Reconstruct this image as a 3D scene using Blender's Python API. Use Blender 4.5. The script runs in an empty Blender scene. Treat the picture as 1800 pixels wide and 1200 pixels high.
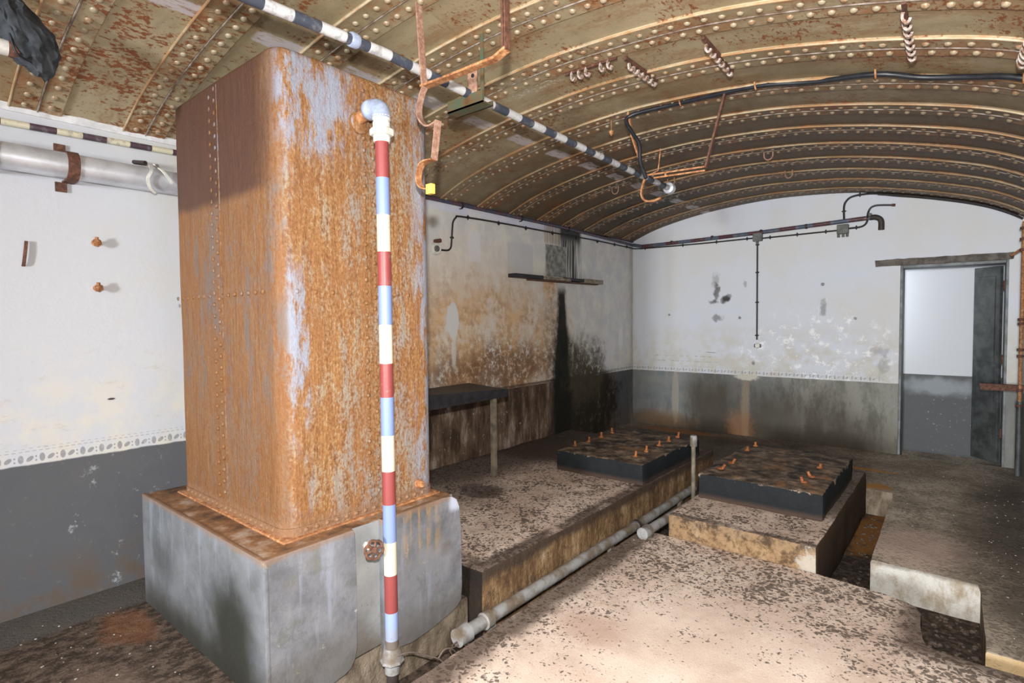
import bpy, bmesh, math, random
from mathutils import Vector, Matrix, noise as mn
random.seed(7)
PI = math.pi
COL = bpy.context.scene.collection
SC = bpy.context.scene

# ------------------------------------------------------------------ materials
class G:
    """small helper around a node tree"""
    def __init__(s, name):
        s.m = bpy.data.materials.new(name); s.m.use_nodes = True
        s.nt = s.m.node_tree; s.nt.nodes.clear()
        s.out = s.nt.nodes.new('ShaderNodeOutputMaterial')
        s.b = s.nt.nodes.new('ShaderNodeBsdfPrincipled')
        s.nt.links.new(s.b.outputs[0], s.out.inputs[0])
        g = s.nt.nodes.new('ShaderNodeNewGeometry')
        s.P = g.outputs['Position']; s.Nrm = g.outputs['Normal']
        x = s.nt.nodes.new('ShaderNodeSeparateXYZ'); s.L(s.P, x.inputs[0])
        s.x, s.y, s.z = x.outputs
        x = s.nt.nodes.new('ShaderNodeSeparateXYZ'); s.L(s.Nrm, x.inputs[0])
        s.nz = x.outputs[2]; s.nx = x.outputs[0]; s.ny = x.outputs[1]
    def L(s, a, i):
        if hasattr(a, 'is_output') or isinstance(a, bpy.types.NodeSocket): s.nt.links.new(a, i)
        else:
            if isinstance(a, (tuple, list)) and len(a) == 3 and len(i.default_value) == 4: a = (*a, 1)
            i.default_value = a
    def M(s, op, a, b=0.0, c=None, clamp=False):
        n = s.nt.nodes.new('ShaderNodeMath'); n.operation = op; n.use_clamp = clamp
        s.L(a, n.inputs[0]); s.L(b, n.inputs[1])
        if c is not None: s.L(c, n.inputs[2])
        return n.outputs[0]
    def add(s, a, b): return s.M('ADD', a, b)
    def sub(s, a, b): return s.M('SUBTRACT', a, b)
    def mul(s, a, b): return s.M('MULTIPLY', a, b)
    def mx(s, a, b): return s.M('MAXIMUM', a, b)
    def mn(s, a, b): return s.M('MINIMUM', a, b)
    def ss(s, v, a, b):
        """smooth 0..1 as v goes a->b"""
        n = s.nt.nodes.new('ShaderNodeMapRange'); n.interpolation_type = 'SMOOTHSTEP'
        s.L(v, n.inputs[0]); s.L(a, n.inputs[1]); s.L(b, n.inputs[2])
        if a > b:
            n.inputs[1].default_value = b; n.inputs[2].default_value = a
            n.inputs[3].default_value = 1; n.inputs[4].default_value = 0
        return n.outputs[0]
    def vec(s, sx=1, sy=1, sz=1, off=(0, 0, 0)):
        n = s.nt.nodes.new('ShaderNodeMapping'); s.L(s.P, n.inputs[0])
        n.inputs[1].default_value = off; n.inputs[3].default_value = (sx, sy, sz)
        return n.outputs[0]
    def noise(s, scale, detail=4, rough=.55, v=None, dist=0):
        n = s.nt.nodes.new('ShaderNodeTexNoise')
        s.L(v if v is not None else s.P, n.inputs['Vector'])
        n.inputs['Scale'].default_value = scale; n.inputs['Detail'].default_value = detail
        n.inputs['Roughness'].default_value = rough; n.inputs['Distortion'].default_value = dist
        return n.outputs[0]
    def vor(s, scale, v=None, feat='F1', rnd=1):
        n = s.nt.nodes.new('ShaderNodeTexVoronoi'); n.feature = feat
        s.L(v if v is not None else s.P, n.inputs['Vector']); n.inputs['Scale'].default_value = scale
        n.inputs['Randomness'].default_value = rnd
        return n.outputs['Distance']
    def mix(s, f, a, b):
        n = s.nt.nodes.new('ShaderNodeMix'); n.data_type = 'RGBA'; n.clamp_factor = True
        s.L(f, n.inputs[0]); s.L(a, n.inputs[6]); s.L(b, n.inputs[7])
        return n.outputs[2]
    def ramp(s, f, stops, const=False):
        n = s.nt.nodes.new('ShaderNodeValToRGB'); e = n.color_ramp.elements
        if const: n.color_ramp.interpolation = 'CONSTANT'
        while len(e) < len(stops): e.new(1)
        for i, (p, c) in enumerate(stops):
            e[i].position = p; e[i].color = (*c, 1) if len(c) == 3 else c
        s.L(f, n.inputs[0]); return n.outputs[0]
    def blob(s, u, v, cu, cv, ru, rv, nz=None, amp=.6, soft=.25):
        a = s.mul(s.sub(u, cu), 1 / ru); b = s.mul(s.sub(v, cv), 1 / rv)
        d = s.M('SQRT', s.add(s.mul(a, a), s.mul(b, b)))
        if nz is not None: d = s.add(d, s.mul(s.sub(nz, .5), amp * 2))
        return s.ss(d, 1 + soft, 1 - soft)
    def done(s, col, rough=.7, metal=0., bump=None, bs=.3, bd=.01, spec=.5):
        s.L(col, s.b.inputs['Base Color']); s.L(rough, s.b.inputs['Roughness']); s.L(metal, s.b.inputs['Metallic'])
        if spec is not None: s.L(spec, s.b.inputs['Specular IOR Level'])
        if bump is not None:
            n = s.nt.nodes.new('ShaderNodeBump'); n.inputs['Strength'].default_value = bs
            n.inputs['Distance'].default_value = bd; s.L(bump, n.inputs['Height'])
            s.nt.links.new(n.outputs[0], s.b.inputs['Normal'])
        return s.m

def simple(name, col, rough=.6, metal=0., var=.35, scale=30, dark=None, bs=.2):
    g = G(name); n = g.noise(scale, 5, .6)
    d = dark or tuple(c * (1 - var) for c in col)
    return g.done(g.mix(g.ss(n, .35, .65), d, col), rough, metal, n, bs, .004)

WHITE = (.71, .725, .755); CREAM = (.72, .705, .65)

def border(g, u, v, strength):
    """stencilled band of ovals between dado and white wall"""
    t = g.M('FRACT', g.mul(g.add(u, 20.0), 1 / .0857))
    zz = g.add(v, g.mul(g.sub(g.noise(9, 2), .5), .006))
    def ell(cu, cv, ru, rv, slant=0.):
        a = g.mul(g.sub(t, cu), .0857); b = g.sub(zz, cv)
        a = g.sub(a, g.mul(b, slant))
        a = g.mul(a, 1 / ru); b = g.mul(b, 1 / rv)
        return g.ss(g.add(g.mul(a, a), g.mul(b, b)), 1.25, .75)
    o = g.mx(g.mx(ell(.22, .807, .0115, .022), ell(.64, .806, .013, .014, .5)),
             g.mx(ell(.93, .815, .004, .005), ell(.93, .795, .004, .005)))
    d1 = g.M('FRACT', g.mul(g.add(u, 20.0), 1 / .027))
    dash = g.mul(g.ss(d1, .35, .45), g.ss(g.M('ABSOLUTE', g.sub(zz, .845)), .0035, .002))
    d2 = g.M('FRACT', g.mul(g.add(u, 20.01), 1 / .031))
    dash2 = g.mul(g.ss(d2, .5, .6), g.ss(g.M('ABSOLUTE', g.sub(zz, .86)), .0025, .0015))
    o = g.mx(o, g.mul(g.mx(dash, dash2), .6))
    fade = g.ss(g.noise(14, 4, .7), .22, .5)
    return g.mul(g.mul(o, fade), strength)

def mat_wall_left():
    g = G('left wall paint'); y, z = g.y, g.z
    n1 = g.noise(1.3, 5, .6); n2 = g.noise(5, 6, .65); n3 = g.noise(22, 5, .65); nv = g.noise(7, 8, .72, g.vec(1, 1, .28))
    nb = g.noise(2.8, 10, .74, g.vec(1, 1, .7)); nk = g.noise(11, 9, .75)
    near = g.ss(y, -5.0, -6.0)            # part to the left of the tank
    c = g.mix(g.ss(n1, .45, .7), (.58, .595, .635), (.585, .575, .535))
    lowcream = g.mul(g.ss(z, 1.5, .95), g.ss(n2, .4, .62))
    c = g.mix(g.mul(lowcream, .5), c, (.72, .66, .52))
    c = g.mix(g.mul(g.ss(n3, .62, .74), .2), c, (.5, .47, .42))
    # cool lighter band high up on the right part, between pipe and conduit
    c = g.mix(g.mul(g.ss(z, 2.49, 2.52), g.ss(y, -4.5, -4.0)), c, (.62, .66, .86))
    # aged mottling to the far right, painted paler to offset the tank's shade
    right = g.ss(y, -4.6, -4.0)
    c = g.mix(g.mul(right, g.mix(g.ss(n2, .36, .66), (.2, .2, .2), (.75, .75, .75))), c, g.mix(n3, (.76, .74, .66), (.88, .87, .83)))
    c = g.mix(g.mul(g.ss(g.noise(9, 9, .78, g.vec(1, .5, 1.6)), .56, .64), g.mul(g.ss(z, 1.5, 1.2), .30)), c, (.42, .36, .25))
    c = g.mix(g.blob(y, z, -6.30, 1.075, .018, .006, n3, .5, .3), c, (.06, .05, .05))
    # painted-out patches
    for (a, b, c0, c1, col) in [(-3.385, -3.215, 2.07, 2.36, (.74, .76, .86)), (-2.80, -2.36, 1.98, 2.32, (.56, .58, .63))]:
        m = g.mul(g.mul(g.ss(y, a - .005, a + .005), g.ss(y, b + .01, b - .01)), g.mul(g.ss(z, c0 - .01, c0 + .01), g.ss(z, c1 + .02, c1 - .02)))
        c = g.mix(g.mul(m, .75), c, col)
    # brown water stains
    s1 = g.blob(y, z, -3.15, 1.20, 1.3, .70, nb, 1.1, .3)
    s2 = g.blob(y, z, -3.7, 1.15, .5, .75, nb, .9, .5)
    s3 = g.blob(y, z, -2.1, 1.25, .45, .62, nb, 1.2, .4)
    s4 = g.blob(y, z, -2.05, 1.88, .13, .2, nv, .8, .5)
    st = g.mul(g.mx(g.mx(s1, s2), g.mx(g.mul(s3, .6), s4)), right)
    bc = g.mix(g.ss(g.add(g.mul(n2, .5), g.mul(nk, .5)), .42, .6), (.72, .42, .19), (.36, .165, .065))
    c = g.mix(g.mul(g.mul(st, g.ss(g.add(g.mul(nb, .6), g.mul(nk, .4)), .40, .54)), .92), c, bc)
    c = g.mix(g.mul(g.mul(g.blob(y, z, -3.1, 1.45, 1.3, .75, n1, .8, .5), right), .35), c, (.66, .52, .34))
    # darker heart of the stain just over the dado
    s5 = g.blob(y, z, -2.95, .98, .95, .25, nb, 1.0, .5)
    c = g.mix(g.mul(g.mul(g.mul(s5, right), g.ss(nk, .36, .52)), .85), c, (.17, .085, .042))
    # flaked white inside the stain
    fl = g.mul(g.mul(g.ss(g.noise(12, 9, .78), .545, .58), g.blob(y, z, -2.85, 1.16, .36, .17, nb, .9, .3)), right)
    c = g.mix(fl, c, (.66, .62, .58))
    # filled white oval
    c = g.mix(g.blob(y, z, -3.61, 1.50, .08, .17, nk, .35, .08), c, (.66, .66, .65))
    c = g.mix(g.mul(g.blob(y, z, -3.60, 1.2, .03, .16, n3, .3, .4), .7), c, (.7, .68, .64))
    c = g.mix(g.blob(y, z, -.36, 1.22, .06, .16, n3, .5, .15), c, (.78, .78, .80))
    c = g.mix(g.blob(y, z, -.8, 1.1, .28, .22, g.noise(10, 6, .7), 1.4, .2), c, (.73, .73, .74))
    # dado
    wob = g.mul(g.sub(n2, .5), .02)
    dado = g.ss(g.add(z, wob), .779, .769)
    dc = g.mix(n2, (.095, .102, .115), (.13, .127, .132))
    dc = g.mix(g.ss(n3, .60, .72), dc, (.165, .165, .17))
    fl2 = g.mul(g.ss(g.noise(11, 6, .7), .60, .68), g.blob(y, z, -6.3, .45, .22, .42, n2, 1.0, .4))
    dc = g.mix(fl2, dc, (.38, .40, .42))
    dc = g.mix(g.mul(g.ss(z, .35, .05), g.ss(n2, .42, .6)), dc, (.13, .10, .08))
    # the ruined dado between tank and corner
    rot = g.mul(right, g.ss(g.add(y, g.mul(g.sub(nb, .5), .9)), -.35, -.75))
    rc = g.ramp(nv, [(.25, (.02, .016, .014)), (.44, (.065, .042, .028)), (.55, (.15, .10, .068)), (.68, (.40, .33, .28))])
    rc = g.mix(g.ss(n3, .62, .7), rc, (.40, .36, .34))
    dc = g.mix(rot, dc, rc)
    c = g.mix(dado, c, dc)
    c = g.mix(g.mul(g.mul(rot, g.ss(g.M('ABSOLUTE', g.sub(g.add(z, wob), .79)), .02, .008)), .8), c, (.08, .05, .04))
    # black run-off
    yy = g.add(g.add(y, g.mul(g.sub(nv, .5), .14)), g.mul(g.sub(nk, .5), .10))
    zt = g.ss(g.add(z, g.mul(g.sub(nk, .5), .12)), 1.93, 1.78)
    wd = g.add(.075, g.mul(g.ss(z, 1.7, .7), .10))
    core = g.ss(g.M('DIVIDE', g.M('ABSOLUTE', g.sub(yy, -1.80)), wd), 1.5, .7)
    right_e = g.add(-1.74, g.mul(g.ss(z, 1.55, .75), .62))
    halo = g.mul(g.mul(g.ss(yy, -2.0, -1.86), g.ss(g.sub(yy, right_e), .06, -.12)), g.ss(z, 1.6, 1.2))
    halo = g.mx(g.mul(halo, g.add(.45, g.mul(g.ss(nk, .38, .55), .5))), g.mul(g.mul(g.blob(y, z, -1.93, 1.1, .2, .7, nb, .8, .6), g.ss(nk, .35, .6)), .6))
    c = g.mix(halo, c, g.mix(g.ss(yy, -1.7, -1.3), (.045, .045, .035), (.13, .105, .065)))
    k = g.mul(core, zt)
    c = g.mix(g.mul(k, .97), c, (.012, .014, .012))
    k2 = g.blob(y, z, -1.12, .40, .72, .52, nb, 1.0, .25)
    c = g.mix(g.mul(g.mul(k2, g.ss(nk, .30, .50)), .92), c, (.022, .018, .013))
    k3 = g.blob(y, z, -1.25, .85, .42, .42, nb, 1.2, .4)
    c = g.mix(g.mul(g.mul(k3, g.ss(nk, .34, .54)), .85), c, (.08, .065, .04))
    fl3 = g.mul(g.ss(g.noise(13, 6, .7, g.vec(1, 1, .5)), .60, .67), g.blob(y, z, -.9, .5, .6, .4, nb, .8, .4))
    c = g.mix(g.mul(fl3, .55), c, (.24, .20, .16))
    # streaks from the vault
    st = g.noise(60, 2, .6, g.vec(1, 1, .02))
    m = g.mul(g.mul(g.ss(y, -1.88, -1.80), g.ss(y, -1.34, -1.42)), g.ss(z, 1.93, 2.0))
    m1 = g.mul(m, g.mx(g.ss(st, .42, .52), g.ss(z, 2.36, 2.5)))
    c = g.mix(g.mul(m1, .95), c, (.030, .034, .028))
    m = g.mul(g.mul(g.ss(y, -2.18, -2.1), g.ss(y, -1.8, -1.86)), g.ss(z, 2.34, 2.40))
    c = g.mix(g.mul(m, g.mul(g.ss(st, .3, .6), .8)), c, (.28, .20, .10))
    # thin mottled brown, darker toward the corner
    c = g.mix(g.mul(g.ss(y, -.16, -.02), g.mul(g.ss(nv, .35, .6), .55)), c, (.33, .29, .20))
    # stencil border
    c = g.mix(border(g, y, z, g.mx(g.mul(near, .72), g.mul(g.ss(y, -.9, -.7), .8))), c, (.20, .20, .215))
    h = g.add(n3, g.mul(n2, .8))
    return g.done(c, .72, 0, h, .12, .010, .15)

def mat_wall_back():
    g = G('back wall paint'); x, z = g.x, g.z
    n1 = g.noise(1.1, 5, .6); n2 = g.noise(4, 7, .65); n3 = g.noise(20, 6, .66); nv = g.noise(6, 9, .74, g.vec(1, 1, .35))
    c = g.mix(g.ss(n1, .4, .68), (.66, .69, .76), (.66, .66, .65))
    c = g.mix(g.mul(g.ss(z, 1.6, 1.0), g.ss(n2, .42, .6)), c, (.60, .585, .54))
    c = g.mix(g.mul(g.ss(g.noise(7, 10, .8), .53, .59), g.blob(x, z, 2.35, 1.12, .8, .42, n2, 1.0, .3)), c, (.88, .88, .90))
    c = g.mix(g.mul(g.ss(n3, .63, .72), .3), c, (.42, .41, .38))
    # scribbles of missing paint
    c = g.mix(g.mul(g.ss(g.noise(9, 3, .5, g.vec(.35, 1, 3)), .66, .69), g.blob(x, z, .7, .97, .6, .13, n2, .5, .3)), c, (.33, .31, .26))
    mort = g.mul(g.ss(g.M('ABSOLUTE', g.sub(g.M('ABSOLUTE', g.sub(z, .955)), .035)), .008, .003), g.mul(g.ss(x, .25, .4), g.ss(x, 1.3, 1.1)))
    c = g.mix(g.mul(g.mul(mort, g.ss(n3, .46, .60)), .6), c, (.26, .24, .19))
    c = g.mix(g.mul(g.blob(x, z, 1.325, 1.745, .05, .028, n3, .5, .4), .95), c, (.012, .012, .012))
    # soot smears and plugs
    nn = g.noise(12, 4, .6)
    for (cx, cz, rx, rz, a) in [(1.20, 1.84, .04, .12, .7), (1.31, 1.73, .06, .05, .9), (1.16, 1.71, .06, .03, .8), (1.20, 1.50, .07, .05, .6), (1.19, 1.95, .05, .15, .35), (1.36, 1.78, .04, .03, .6), (2.43, 1.60, .035, .10, .5), (2.42, 1.88, .02, .02, .7), (1.49, 1.5, .022, .022, .8), (.55, 1.55, .02, .02, .7), (2.75, 1.48, .02, .02, .6), (1.56, 1.93, .02, .04, .4), (3.02, .94, .06, .12, .3), (2.98, 1.12, .08, .05, .3), (1.66, .93, .02, .03, .7)]:
        c = g.mix(g.mul(g.blob(x, z, cx, cz, rx * .85, rz * .85, nn, 1.7, .5), a), c, (.07, .065, .06))
    # dado
    wob = g.mul(g.sub(g.noise(8, 4), .5), .015)
    dado = g.ss(g.add(z, wob), .775, .765)
    dc = g.mix(g.ss(n2, .35, .65), (.19, .21, .22), (.26, .265, .25))
    dc = g.mix(g.ss(x, 1.7, 2.3), dc, g.mix(g.ss(nv, .38, .62), (.19, .195, .17), (.33, .325, .29)))
    dc = g.mix(g.mul(g.ss(g.noise(14, 9, .78), .585, .65), .55), dc, (.40, .40, .37))
    dc = g.mix(g.mul(g.ss(nv, .52, .66), .45), dc, (.12, .105, .08))
    for (cx, cz, rx, rz, a) in [(1.15, .22, .32, .55, .85), (1.95, .2, .5, .45, .8), (2.75, .1, .45, .3, .7), (.3, .06, .5, .12, .6), (2.0, .02, 1.6, .14, .85), (1.45, .45, .5, .35, .35), (2.5, .4, .25, .3, .5), (.95, .5, .2, .25, .35)]:
        c1 = (.075, .062, .045)
        dc = g.mix(g.mul(g.blob(x, z, cx, cz, rx, rz, nv, .9, .6), a), dc, c1)
    dc = g.mix(g.mul(g.blob(x, z, 1.57, .35, .05, .5, n3, .7, .4), .65), dc, (.33, .26, .19))
    dc = g.mix(g.mul(g.blob(x, z, .643, .42, .05, .37, n3, .25, .15), .85), dc, (.34, .32, .27))
    dc = g.mix(g.mul(g.blob(x, z, .45, .1, .4, .12, n2, 1, .5), .6), dc, (.27, .17, .09))
    dc = g.mix(g.mul(g.blob(x, z, 1.5, .1, .16, .2, n3, 1, .5), .6), dc, (.30, .15, .07))
    dc = g.mix(g.mul(g.ss(x, 3.95, 4.0), .6), dc, (.24, .25, .24))
    c = g.mix(dado, c, dc)
    c = g.mix(g.blob(x, z, 1.58, .75, .14, .04, n3, .6, .3), c, (.56, .54, .47))
    c = g.mix(g.mul(border(g, x, z, .5), g.ss(x, 3.1, 2.9)), c, (.16, .16, .16))
    return g.done(c, .7, 0, g.add(n3, g.mul(n2, .7)), .22, .012, .15)

def mat_corridor():
    g = G('corridor wall paint'); x, z = g.x, g.z
    n2 = g.noise(5, 6, .6); n3 = g.noise(24, 6, .7)
    c = g.mix(n2, (.66, .70, .76), (.70, .72, .75))
    dc = g.mix(n2, (.115, .125, .135), (.155, .155, .155))
    dc = g.mix(g.mul(g.blob(x, z, 3.5, .70, .42, .085, n2, 1.1, .5), .8), dc, (.36, .40, .43))
    dc = g.mix(g.mul(g.ss(n3, .62, .66), g.blob(x, z, 3.55, .3, .3, .4, n2, .7, .4)), dc, (.42, .45, .48))
    c = g.mix(g.ss(z, .835, .828), c, dc)
    return g.done(c, .8, 0, n3, .15, .01, .15)

def mat_tank():
    g = G('rusted painted steel')
    nv = g.noise(9, 9, .78, g.vec(1, 1, .3)); nf = g.noise(85, 5, .72, g.vec(1, 1, .7)); nm = g.noise(30, 5, .7); nvf = g.noise(60, 5, .7, g.vec(1, 1, .07)); nb = g.noise(2.6, 7, .68, g.vec(1, 1, .35)); nl = g.noise(5, 8, .75, g.vec(1, 1, .5))
    r = g.ramp(g.add(g.mul(nf, .6), g.mul(nvf, .4)), [(.36, (.11, .042, .018)), (.46, (.225, .10, .034)), (.55, (.31, .155, .055)), (.66, (.43, .31, .17))])
    r = g.mix(g.mul(g.ss(nl, .42, .6), .45), r, (.24, .10, .035))
    left = g.ss(g.ny, -.3, -.8)                      # this side gets browner rust and darker paint
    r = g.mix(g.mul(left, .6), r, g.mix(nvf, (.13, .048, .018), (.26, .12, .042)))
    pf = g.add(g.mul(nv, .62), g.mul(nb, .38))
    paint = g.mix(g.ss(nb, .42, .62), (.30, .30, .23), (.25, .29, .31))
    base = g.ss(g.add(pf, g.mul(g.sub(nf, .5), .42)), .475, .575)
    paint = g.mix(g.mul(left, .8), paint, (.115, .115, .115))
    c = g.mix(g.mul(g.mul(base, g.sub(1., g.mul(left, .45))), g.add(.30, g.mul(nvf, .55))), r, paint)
    blue = g.mx(g.mul(g.blob(g.x, g.y, 1.565, -6.035, .035, .045, nl, .7, .4), g.ss(nb, .40, .52)), g.mul(g.ss(g.y, -5.46, -5.32), g.ss(g.ny, .9, .5)))
    blue = g.mx(blue, g.mul(g.blob(g.y, g.z, -5.95, 2.45, .22, .22, nl, 1.2, .4), g.ss(g.nx, .3, .8)))
    c = g.mix(g.mul(g.mul(blue, g.ss(nv, .44, .54)), .75), c, (.27, .32, .42))
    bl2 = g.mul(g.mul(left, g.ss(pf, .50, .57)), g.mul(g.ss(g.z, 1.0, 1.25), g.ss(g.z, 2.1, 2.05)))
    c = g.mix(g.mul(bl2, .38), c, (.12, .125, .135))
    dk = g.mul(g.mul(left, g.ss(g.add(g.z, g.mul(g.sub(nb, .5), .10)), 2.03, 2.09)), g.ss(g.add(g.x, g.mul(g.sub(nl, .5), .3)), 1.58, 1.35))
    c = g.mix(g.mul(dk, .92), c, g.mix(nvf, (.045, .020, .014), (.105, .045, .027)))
    bot = g.ss(g.add(g.z, g.mul(nm, .06)), .70, .66)
    c = g.mix(g.mul(bot, .75), c, g.mix(nf, (.15, .065, .035), (.36, .21, .11)))
    h = g.add(nf, g.add(nm, g.mul(nvf, .8)))
    return g.done(c, g.add(.42, g.mul(nf, .35)), 0, h, .7, .007, .35)

def mat_plinth():
    g = G('grey painted plinth'); n1 = g.noise(2.4, 6, .62); n2 = g.noise(9, 6, .65); nf = g.noise(60, 4, .7); nv = g.noise(14, 5, .6, g.vec(1, 1, .12))
    nd = g.noise(7, 10, .78)
    c = g.mix(g.ss(n1, .38, .62), (.12, .125, .14), (.20, .205, .225))
    c = g.mix(g.mul(g.ss(nd, .46, .62), .5), c, (.25, .255, .27))
    c = g.mix(g.mul(g.ss(nd, .47, .36), .5), c, (.10, .10, .095))
    c = g.mix(g.mul(g.ss(nv, .55, .7), .5), c, (.30, .33, .40))
    c = g.mix(g.mul(g.ss(n2, .54, .68), .55), c, (.15, .15, .125))
    c = g.mix(g.mul(g.ss(g.noise(18, 7, .78), .62, .68), .6), c, (.46, .455, .43))
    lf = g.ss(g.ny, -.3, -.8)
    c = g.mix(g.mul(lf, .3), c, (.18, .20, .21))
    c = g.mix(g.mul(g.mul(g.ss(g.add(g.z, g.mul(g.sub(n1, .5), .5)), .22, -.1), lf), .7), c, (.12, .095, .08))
    # mould and damp
    for (x, z, rx, rz, a) in [(1.42, .16, .22, .30, .97), (1.0, .0, .6, .12, .8), (.62, .3, .18, .10, .55), (.9, .02, .5, .2, .5)]:
        c = g.mix(g.mul(g.mul(g.blob(g.x, g.z, x, z, rx, rz, n1, .6, .6), a), lf), c, (.028, .029, .023))
    rf = g.ss(g.nx, .3, .8)
    for (y, z, rx, rz, a) in [(-5.45, -.02, .35, .12, .5), (-6.05, .02, .35, .15, .5), (-5.32, .33, .04, .04, .5)]:
        c = g.mix(g.mul(g.mul(g.blob(g.y, g.z, y, z, rx, rz, n1, .6, .6), a), rf), c, (.13, .11, .085))
    # rust runs under the tank
    run = g.noise(28, 3, .6, g.vec(1, 1, .03))
    m = g.mul(g.mul(g.ss(run, .50, .60), g.ss(g.add(g.z, g.mul(g.sub(n2, .5), .3)), .26, .52)), g.mul(g.ss(g.y, -5.75, -5.66), g.ss(g.y, -5.32, -5.42)))
    c = g.mix(g.mul(g.mul(g.mul(m, rf), g.ss(n2, .36, .56)), .7), c, (.40, .25, .10))
    # rusty ledge on top
    top = g.ss(g.nz, .4, .8)
    tc = g.ramp(g.noise(12, 9, .75), [(.36, (.035, .026, .022)), (.48, (.13, .065, .035)), (.58, (.24, .13, .07)), (.68, (.34, .29, .26))])
    c = g.mix(top, c, tc)
    c = g.mix(g.mul(g.ss(g.add(g.z, g.mul(g.sub(n2, .5), .05)), .56, .585), .6), c, (.25, .15, .09))
    c = g.mix(g.mul(g.mul(g.blob(g.y, g.z, -5.24, .56, .05, .05, n2, .6, .4), rf), .8), c, (.50, .54, .66))
    return g.done(c, .55, 0, g.add(nf, n2), .3, .006, .3)

def mat_plinth_core():
    g = G('bare plinth channel'); n1 = g.noise(4, 6, .62); nf = g.noise(50, 4, .7)
    c = g.mix(g.ss(n1, .35, .65), (.21, .215, .22), (.29, .295, .29))
    c = g.mix(g.ss(g.add(g.z, g.mul(g.sub(n1, .5), .5)), .22, .0), c, (.17, .15, .13))
    c = g.mix(g.mul(g.ss(nf, .64, .7), .6), c, (.12, .10, .09))
    lf = g.ss(g.ny, -.3, -.8)
    c = g.mix(lf, c, (.2, .21, .215))
    c = g.mix(g.ss(g.nz, .4, .8), c, g.ramp(g.noise(9, 6, .65), [(.3, (.05, .035, .03)), (.5, (.22, .11, .05)), (.66, (.36, .28, .22))]))
    return g.done(c, .75, 0, nf, .3, .006, .2)

def floor_tex(g, sandy):
    """colour of dusty concrete with dark moss flecks; sandy = 0..1 cleanness mask"""
    n1 = g.noise(2.2, 6, .6); nf = g.noise(110, 4, .7); n4 = g.noise(5, 7, .68); n9 = g.noise(13, 6, .7)
    sand = g.mix(g.ss(n1, .35, .65), (.64, .505, .42), (.77, .645, .55))
    sand = g.mix(g.mul(g.ss(nf, .48, .7), .4), sand, (.46, .33, .25))
    sand = g.mix(g.mul(g.mul(g.ss(n9, .45, .62), .55), g.sub(1., sandy)), sand, (.36, .26, .20))
    vd = g.nt.nodes.new('ShaderNodeVectorMath'); vd.operation = 'ADD'
    nn = g.nt.nodes.new('ShaderNodeTexNoise'); g.L(g.P, nn.inputs['Vector']); nn.inputs['Scale'].default_value = 24; nn.inputs['Detail'].default_value = 4
    sc = g.nt.nodes.new('ShaderNodeVectorMath'); sc.operation = 'SCALE'; g.L(nn.outputs['Color'], sc.inputs[0]); sc.inputs['Scale'].default_value = .06
    g.L(g.P, vd.inputs[0]); g.L(sc.outputs[0], vd.inputs[1])
    v1 = g.vor(33, vd.outputs[0]); v2 = g.vor(58, vd.outputs[0])
    sp = g.mn(v1, g.add(v2, .06))
    thr = g.add(g.mul(sandy, -.30), g.add(.43, g.mul(g.sub(n4, .5), 1.1)))
    m = g.ss(g.sub(thr, sp), -.06, .13)
    m = g.mx(m, g.mul(g.ss(g.sub(n9, g.mul(sandy, .3)), .60, .68), .8))
    sand = g.mix(g.mul(g.ss(g.noise(3.1, 10, .75), .50, .66), .38), sand, (.44, .31, .24))
    moss = g.mix(g.noise(40, 4, .7), (.035, .027, .023), (.13, .10, .08))
    return sand, m, moss, n1, n4, nf

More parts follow.
